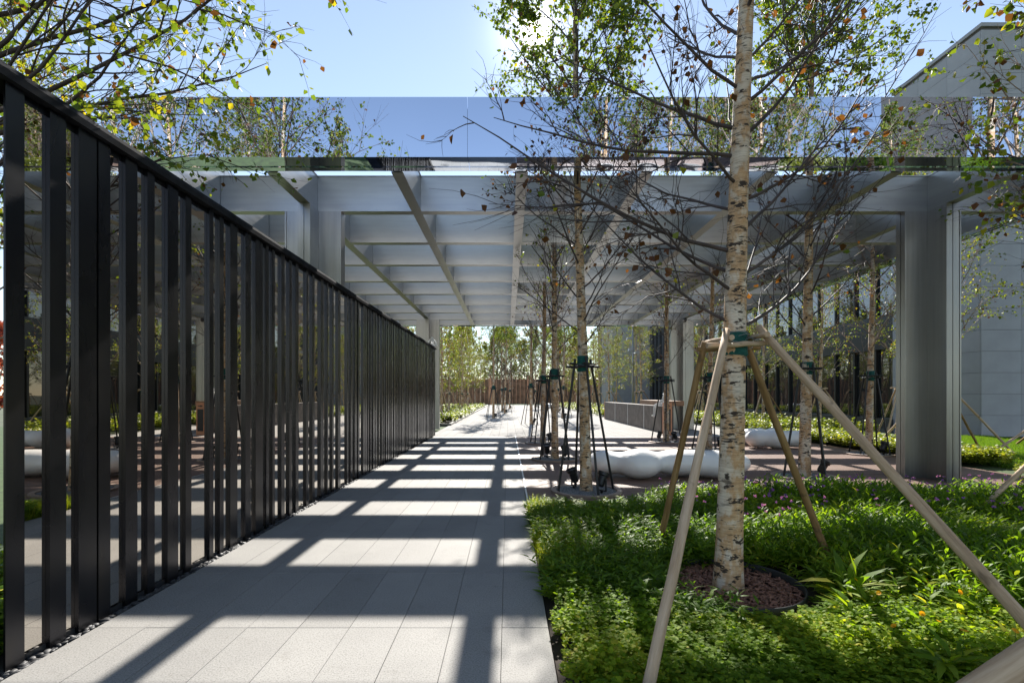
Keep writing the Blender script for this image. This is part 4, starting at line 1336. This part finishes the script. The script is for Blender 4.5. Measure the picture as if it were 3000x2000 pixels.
def scatter(temps, pos, rz, sc, zs=None, g=gp, cbase=None, cspread=0.3):
    """temps: list of (nl,k,3) leaf arrays; returns V (N,k,3) stack and per leaf colour"""
    which = g.integers(0, len(temps), len(pos))
    Vs, Cs = [], []
    for ti, T in enumerate(temps):
        m = np.where(which == ti)[0]
        if not len(m): continue
        c, s = np.cos(rz[m]), np.sin(rz[m])
        X = T[None, :, :, 0] * c[:, None, None] - T[None, :, :, 1] * s[:, None, None]
        Y = T[None, :, :, 0] * s[:, None, None] + T[None, :, :, 1] * c[:, None, None]
        Z = np.broadcast_to(T[None, :, :, 2], X.shape)
        k_ = sc[m][:, None, None]
        zk = k_ if zs is None else (sc[m] * zs[m])[:, None, None]
        V = np.stack([X * k_ + pos[m, 0][:, None, None], Y * k_ + pos[m, 1][:, None, None], Z * zk + pos[m, 2][:, None, None]], axis=-1)
        Vs.append(V.reshape(-1, T.shape[1], 3))
        cb_ = np.full(len(m), 0.45) if cbase is None else cbase[m]
        cc = np.clip(cb_[:, None] + g.normal(0, cspread, (len(m), T.shape[0])), 0, 1)
        Cs.append(cc.reshape(-1))
    return np.concatenate(Vs), np.concatenate(Cs)

def leaf_object(name, VC, mat, label, cat, kind='stuff', parent=None):
    V, C = VC
    n, k_ = V.shape[:2]
    if k_ == 6:
        F = list(leaf_faces(n))
    else:
        F = [np.arange(n * 3).reshape(-1, 3)]
    me = mesh_np(name, V.reshape(-1, 3), F, mat, False, np.repeat(C, k_))
    o = link(name, me, parent)
    if parent is None: tag(o, label, cat, kind=kind)
    return o

def wavy(x, y):
    return 0.5 + 0.25 * np.sin(x * 2.1 + 1.3 * np.sin(y * 1.7)) + 0.25 * np.sin(y * 2.6 + x * 0.9)

def clear(pos, pts):
    m = np.ones(len(pos), bool)
    for (x, y, r) in pts:
        m &= (pos[:, 0] - x) ** 2 + (pos[:, 1] - y) ** 2 > r * r
    return pos[m]

def area(n, x0, x1, y0, y1, z=-0.03):
    return np.stack([gp.uniform(x0, x1, n), gp.uniform(y0, y1, n), np.full(n, z)], axis=1)

keep_out = [(MT[0] + 0.05, MT[1] - 0.03, 0.57), (2.35, 0.75, 0.2)]
def split_line(x):           # border between the near ground cover and the lance leaved plants
    return 3.55 + 0.18 * np.sin(x * 3.0) - 0.35 * np.clip(x - 2.2, 0, 2)

# near ground cover
A = clear(area(3300, 0.33, 4.6, 1.3, 4.1), keep_out)
A = A[A[:, 1] < split_line(A[:, 0]) + gp.normal(0, 0.08, len(A))]
T = [plant_cover(gp) for _ in range(8)]
hz = 0.42 + 0.5 * wavy(A[:, 0] * 1.4, A[:, 1] * 1.4) + 0.28 * wavy(A[:, 0] * 9, A[:, 1] * 8) + gp.normal(0, 0.08, len(A))
hz = hz * np.clip(0.55 + 0.9 * (np.hypot(A[:, 0] - MT[0], A[:, 1] - MT[1]) - 0.57), 0.5, 1.0)
leaf_object('ground_cover', scatter(T, A, gp.uniform(0, 6.28, len(A)), gp.uniform(0.8, 1.25, len(A)), hz, cbase=0.25 + 0.5 * wavy(A[:, 1] * 2.2, A[:, 0] * 1.8), cspread=0.2), M['cover_leaf'], 'low bright green small leaved ground cover in the planting bed by the path', 'ground cover')

A2 = clear(area(1500, 4.6, 12.5, -0.5, 3.3), [(5.6, 1.6, 0.2), (5.0, 3.7, 0.2)])
leaf_object('ground_cover', scatter(T, A2, gp.uniform(0, 6.28, len(A2)), gp.uniform(1.2, 1.8, len(A2)), cbase=0.25 + 0.5 * wavy(A2[:, 1] * 2.2, A2[:, 0] * 1.8), cspread=0.2), M['cover_leaf'], 'small leaved ground cover at the right end of the planting bed', 'ground cover')

# lance leaved plants
B = clear(area(3300, 0.34, 9.4, 3.2, 7.05), keep_out)
B = B[B[:, 1] > split_line(B[:, 0]) + gp.normal(0, 0.08, len(B))]
B = B[~((B[:, 0] > 0.8) & (B[:, 0] < 1.75) & (B[:, 1] > 6.85))]
T = [plant_lance(gp) for _ in range(9)]
hgt = np.interp(B[:, 0], [0.3, 1.2, 2.2, 4.0], [0.58, 0.62, 0.88, 1.05]) * (0.8 + 0.4 * wavy(B[:, 0], B[:, 1]))
hgt = np.where((B[:, 0] < 1.95) & (B[:, 1] > 6.3), hgt * 0.6, hgt)
leaf_object('perennial_plants', scatter(T, B, gp.uniform(0, 6.28, len(B)), gp.uniform(0.85, 1.2, len(B)), hgt, cbase=0.22 + 0.45 * wavy(B[:, 0] * 1.3, B[:, 1] * 1.1), cspread=0.2), M['lance_leaf'], 'dense green lance leaved perennials filling the middle of the planting bed', 'perennials')

# yellow grassy fringe on the path edge
Gc = area(240, 0.29, 0.62, 4.3, 6.9)
T = [blades(gp, 14, 0.17, 0.05, 0.0035) for _ in range(6)]
leaf_object('edge_grass', scatter(T, Gc, gp.uniform(0, 6.28, len(Gc)), gp.uniform(0.7, 1.2, len(Gc)), cbase=np.full(len(Gc), 0.8)), M['lance_leaf'], 'thin yellowish grass tufts spilling over the path edge of the bed', 'grass')

# purple flower heads on thin stalks
Fp = area(460, 2.0, 8.2, 4.9, 7.05)
Fp = Fp[gp.uniform(0, 1, len(Fp)) < (0.25 + 0.75 * (Fp[:, 1] - 4.9) / 2.2)]
st_, hd_, hc_ = [], [], []
for (x, y, z) in Fp:
    h = gp.uniform(0.30, 0.44)
    q = np.array([x + gp.normal(0, 0.02), y + gp.normal(0, 0.02), z + h])
    st_.append([[(x, y, z), (x + 0.001, y, z + h * 0.5), q]])
    for i in range(9):
        a = gp.uniform(0, 6.28); r = gp.uniform(0, 0.02)
        c = q + np.array([math.cos(a) * r, math.sin(a) * r, gp.uniform(-0.004, 0.010)])
        d = unit(gp.normal(0, 1, 3) + np.array([0, 0, 1.0])); s = unit(np.cross(d, gp.normal(0, 1, 3)))
        hd_.append([c - s * 0.009, c + s * 0.009, c + d * 0.018])
        hc_.append(gp.uniform(0, 1))
P3 = np.array(st_).reshape(-1, 3, 3)
sv, sf = tubes(P3, np.full(P3.shape[:2], 0.0018), 3)
fl = link('purple_flowers', mesh_np('purple_flowers', np.array(hd_).reshape(-1, 3), np.arange(len(hd_) * 3).reshape(-1, 3), M['purple_flower'], False, np.repeat(hc_, 3)))
tag(fl, 'small purple flower heads dotted over the back of the planting bed', 'flowers', kind='stuff')
stk = mesh_np('stalks', sv, sf, M['lance_leaf'], False, np.full(len(sv), 0.3))
link('stalks', stk, fl)

# orange flowered clumps with broad leaves
def marigold(loc, sc, seed, label, group, flowers=3):
    g = np.random.default_rng(seed)
    e = empty('marigold_plant', loc); e.scale = (sc,) * 3
    tag(e, label, 'flowering plant', group)
    n = 46
    a = g.uniform(0, 6.28, n); el = g.uniform(0.35, 1.25, n)
    D_ = np.stack([np.cos(a) * np.cos(el), np.sin(a) * np.cos(el), np.sin(el)], axis=1)
    B_ = np.stack([np.cos(a) * 0.03, np.sin(a) * 0.03, g.uniform(0.0, 0.14, n)], axis=1)
    L_ = g.uniform(0.11, 0.21, n)
    V = leaf_batch(B_, D_, unit(np.array([[0, 0, 1.0]]) + g.normal(0, 0.2, (n, 3))), L_, L_ * g.uniform(0.15, 0.22, n), LANCE, 0.55)
    leaf_object('leaves', (V, np.clip(g.normal(0.7, 0.2, n), 0, 1)), M['lance_leaf'], None, None, parent=e)
    for i in range(flowers):
        aa = g.uniform(0, 6.28); r = g.uniform(0.02, 0.12); h = g.uniform(0.22, 0.32)
        top = Vector((math.cos(aa) * r, math.sin(aa) * r, h))
        MB().tube([(0, 0, 0.03), (top.x * 0.6, top.y * 0.6, h * 0.6), top], 0.0022, 4).build('stem', M['branch'] if False else M['grass'], e)
        m_ = 11
        th = np.linspace(0, 6.28, m_, endpoint=False)
        tilt = Vector((g.normal(0, 0.6), g.normal(-0.6, 0.5), 1)).normalized()
        u = tilt.orthogonal().normalized(); w = tilt.cross(u)
        V = []
        for t in th:
            d = u * math.cos(t) + w * math.sin(t); s = u * math.cos(t + 1.57) + w * math.sin(t + 1.57)
            V.append([top - s * 0.004, top + d * 0.019 + s * 0.005 + tilt * 0.006, top + d * 0.019 - s * 0.005 + tilt * 0.006])
        leaf_object('flower', (np.array(V), g.uniform(0, 1, m_)), M['orange_flower'], None, None, parent=e)
spots = [(2.55, 3.05), (2.95, 3.25), (3.3, 2.95), (2.8, 2.75), (3.2, 2.6), (3.65, 3.2), (2.45, 3.4), (3.05, 3.6), (3.5, 3.65), (2.15, 2.85), (3.85, 2.8), (2.35, 2.62)]
for i, (x, y) in enumerate(spots):
    marigold((x, y, -0.02), gp.uniform(0.75, 1.05), 200 + i, 'broad leaved marigold clump with orange flowers near the right prop pole', 'marigold clumps in the bed', 1 if i % 2 else 2)
g4 = random.Random(8)
for i in range(22):
    marigold((g4.uniform(2.05, 4.1), g4.uniform(2.25, 3.75), -0.02), g4.uniform(0.7, 1.0), 400 + i, 'broad leaved light green clump without flowers in the sunny bed near the right prop', 'flowerless broad leaved clumps', 0)
marigold((2.42, 3.62, -0.02), 1.35, 460, 'tall clump of long upright leaves standing over the marigolds', None, 0)
marigold((0.55, 6.3, -0.02), 0.7, 300, 'lone small marigold with an orange flower by the path edge', None, 1)
marigold((1.62, 4.75, -0.02), 0.8, 301, 'lone marigold clump behind the stout birch', None, 1)

# mulch ring
def chips(n, cx, cy, rad):
    a = gp.uniform(0, 6.28, n); r = rad * np.sqrt(gp.uniform(0, 1, n))
    c = np.stack([cx + r * np.cos(a), cy + r * np.sin(a), -0.02 + gp.uniform(0, 0.035, n)], axis=1)
    d = unit(np.stack([gp.normal(0, 1, n), gp.normal(0, 1, n), gp.normal(0, 0.25, n)], axis=1))
    s = unit(np.cross(d, unit(np.array([[0, 0, 1.0]]) + gp.normal(0, 0.35, (n, 3))))); u = np.cross(s, d)
    L = gp.uniform(0.012, 0.04, n)[:, None]; W = gp.uniform(0.005, 0.013, n)[:, None]; H = 0.003
    V = np.stack([c + sx * d * L + sy * s * W + sz * u * H for sz in (-1, 1) for sx, sy in ((-1, -1), (1, -0.8), (1, 1), (-1, 0.7))], axis=1)
    F = np.array([[0, 3, 2, 1], [4, 5, 6, 7], [0, 1, 5, 4], [1, 2, 6, 5], [2, 3, 7, 6], [3, 0, 4, 7]])
    return V.reshape(-1, 3), (np.arange(n)[:, None, None] * 8 + F[None]).reshape(-1, 4)
cv, cf = chips(1900, MT[0], MT[1], 0.52)
tag(link('mulch', mesh_np('mulch', cv, cf, M['mulch'])), 'red brown bark mulch chips round the stout birch', 'mulch', kind='stuff')
o = MB().lathe([(0.525, -0.03), (0.525, 0.055), (0.532, 0.06), (0.540, 0.055), (0.540, -0.03)], 40).build('edging_ring', M['edging'], None, (MT[0], MT[1], 0), smooth=True)
tag(o, 'black plastic edging ring round the mulch of the stout birch', 'edging')

# pebbles along the screen
def pebbles(n, x0, x1, y0, y1):
    import bmesh
    bm = bmesh.new(); bmesh.ops.create_icosphere(bm, subdivisions=2, radius=1.0)
    T = np.array([v.co[:] for v in bm.verts]); F = np.array([[v.index for v in f.verts] for f in bm.faces]); bm.free()
    yy = y0 + (y1 - y0) * gp.uniform(0, 1, n) ** 1.6
    c = np.stack([gp.uniform(x0, x1, n), yy, gp.uniform(-0.03, -0.005, n)], axis=1)
    s = np.stack([gp.uniform(0.018, 0.036, n), gp.uniform(0.014, 0.024, n), gp.uniform(0.008, 0.015, n)], axis=1)
    th = gp.uniform(0, 6.28, n)
    V = T[None] * s[:, None]
    X = V[..., 0] * np.cos(th)[:, None] - V[..., 1] * np.sin(th)[:, None]
    Y = V[..., 0] * np.sin(th)[:, None] + V[..., 1] * np.cos(th)[:, None]
    V = np.stack([X, Y, V[..., 2] + 0.25 * gp.normal(0, 1, n)[:, None] * X], axis=-1) + c[:, None]
    return V.reshape(-1, 3), (np.arange(n)[:, None, None] * len(T) + F[None]).reshape(-1, 3)
pv, pf = pebbles(1700, -2.745, -2.668, 1.4, 14.0)
tag(link('pebbles', mesh_np('pebbles', pv, pf, M['pebble'], True)), 'dark rounded pebbles in the channel at the foot of the screen', 'pebbles', kind='stuff')

# shrubs and grass beyond the deck
Hd = area(1500, 9.62, 11.6, 10.7, 17.6)
Hd = Hd[(Hd[:, 0] - 9.6) < 0.9 + 0.11 * (Hd[:, 1] - 8)]
T = [plant_cover(gp, 0.16, 10, 0.036, 0.09) for _ in range(6)]
leaf_object('low_shrubs', scatter(T, Hd, gp.uniform(0, 6.28, len(Hd)), gp.uniform(1.3, 2.1, len(Hd)), cbase=0.25 + 0.6 * wavy(Hd[:, 0], Hd[:, 1])), M['hedge_leaf'], 'low yellow-green shrubs along the far edge of the deck', 'shrubs')
Hd = area(500, 9.6, 13.3, 7.2, 9.9)
leaf_object('low_shrubs', scatter(T, Hd, gp.uniform(0, 6.28, len(Hd)), gp.uniform(1.0, 1.6, len(Hd)), cbase=0.2 + 0.5 * wavy(Hd[:, 0], Hd[:, 1])), M['hedge_leaf'], 'low green ground cover right of the near steel column', 'ground cover')
Hd = area(420, 9.7, 13.5, 18.4, 31)
T2 = [plant_cover(gp, 0.22, 12, 0.05, 0.13) for _ in range(4)]
leaf_object('low_shrubs', scatter(T2, Hd, gp.uniform(0, 6.28, len(Hd)), gp.uniform(1.4, 2.4, len(Hd)), cbase=0.2 + 0.5 * wavy(Hd[:, 0], Hd[:, 1])), M['hedge_leaf'], 'leafy green shrubs beside the far right steel column', 'shrubs')
Lw = area(15000, 10.4, 17.6, 9.2, 18.5)
T = [blades(gp, 9, 0.075, 0.04, 0.005) for _ in range(5)]
leaf_object('lawn_grass', scatter(T, Lw, gp.uniform(0, 6.28, len(Lw)), gp.uniform(0.8, 1.3, len(Lw)), cspread=0.25), M['grass'], 'short bright grass of the lawn before the stone building', 'grass')
Fb = area(1500, -9, -2.98, 25, 62)
T3 = [plant_cover(gp, 0.26, 12, 0.07, 0.20) for _ in range(4)]
leaf_object('ground_cover', scatter(T3, Fb, gp.uniform(0, 6.28, len(Fb)), gp.uniform(1.0, 1.7, len(Fb)), cbase=0.2 + 0.5 * wavy(Fb[:, 0], Fb[:, 1])), M['hedge_leaf'], 'bright ground cover under the grove left of the plaza', 'ground cover')
Fb = area(900, 6.4, 12, 33, 74)
leaf_object('ground_cover', scatter(T3, Fb, gp.uniform(0, 6.28, len(Fb)), gp.uniform(1.0, 1.7, len(Fb)), cbase=0.2 + 0.5 * wavy(Fb[:, 0], Fb[:, 1])), M['hedge_leaf'], 'bright ground cover on the lawn beyond the low wall', 'ground cover')
Fb = area(500, -5.2, -2.95, 0.2, 4.2, -0.05)
leaf_object('ground_cover', scatter(T2, Fb, gp.uniform(0, 6.28, len(Fb)), gp.uniform(0.9, 1.3, len(Fb)), cbase=0.3 + 0.4 * wavy(Fb[:, 0], Fb[:, 1])), M['cover_leaf'], 'leafy green plants behind the start of the slatted screen', 'ground cover')
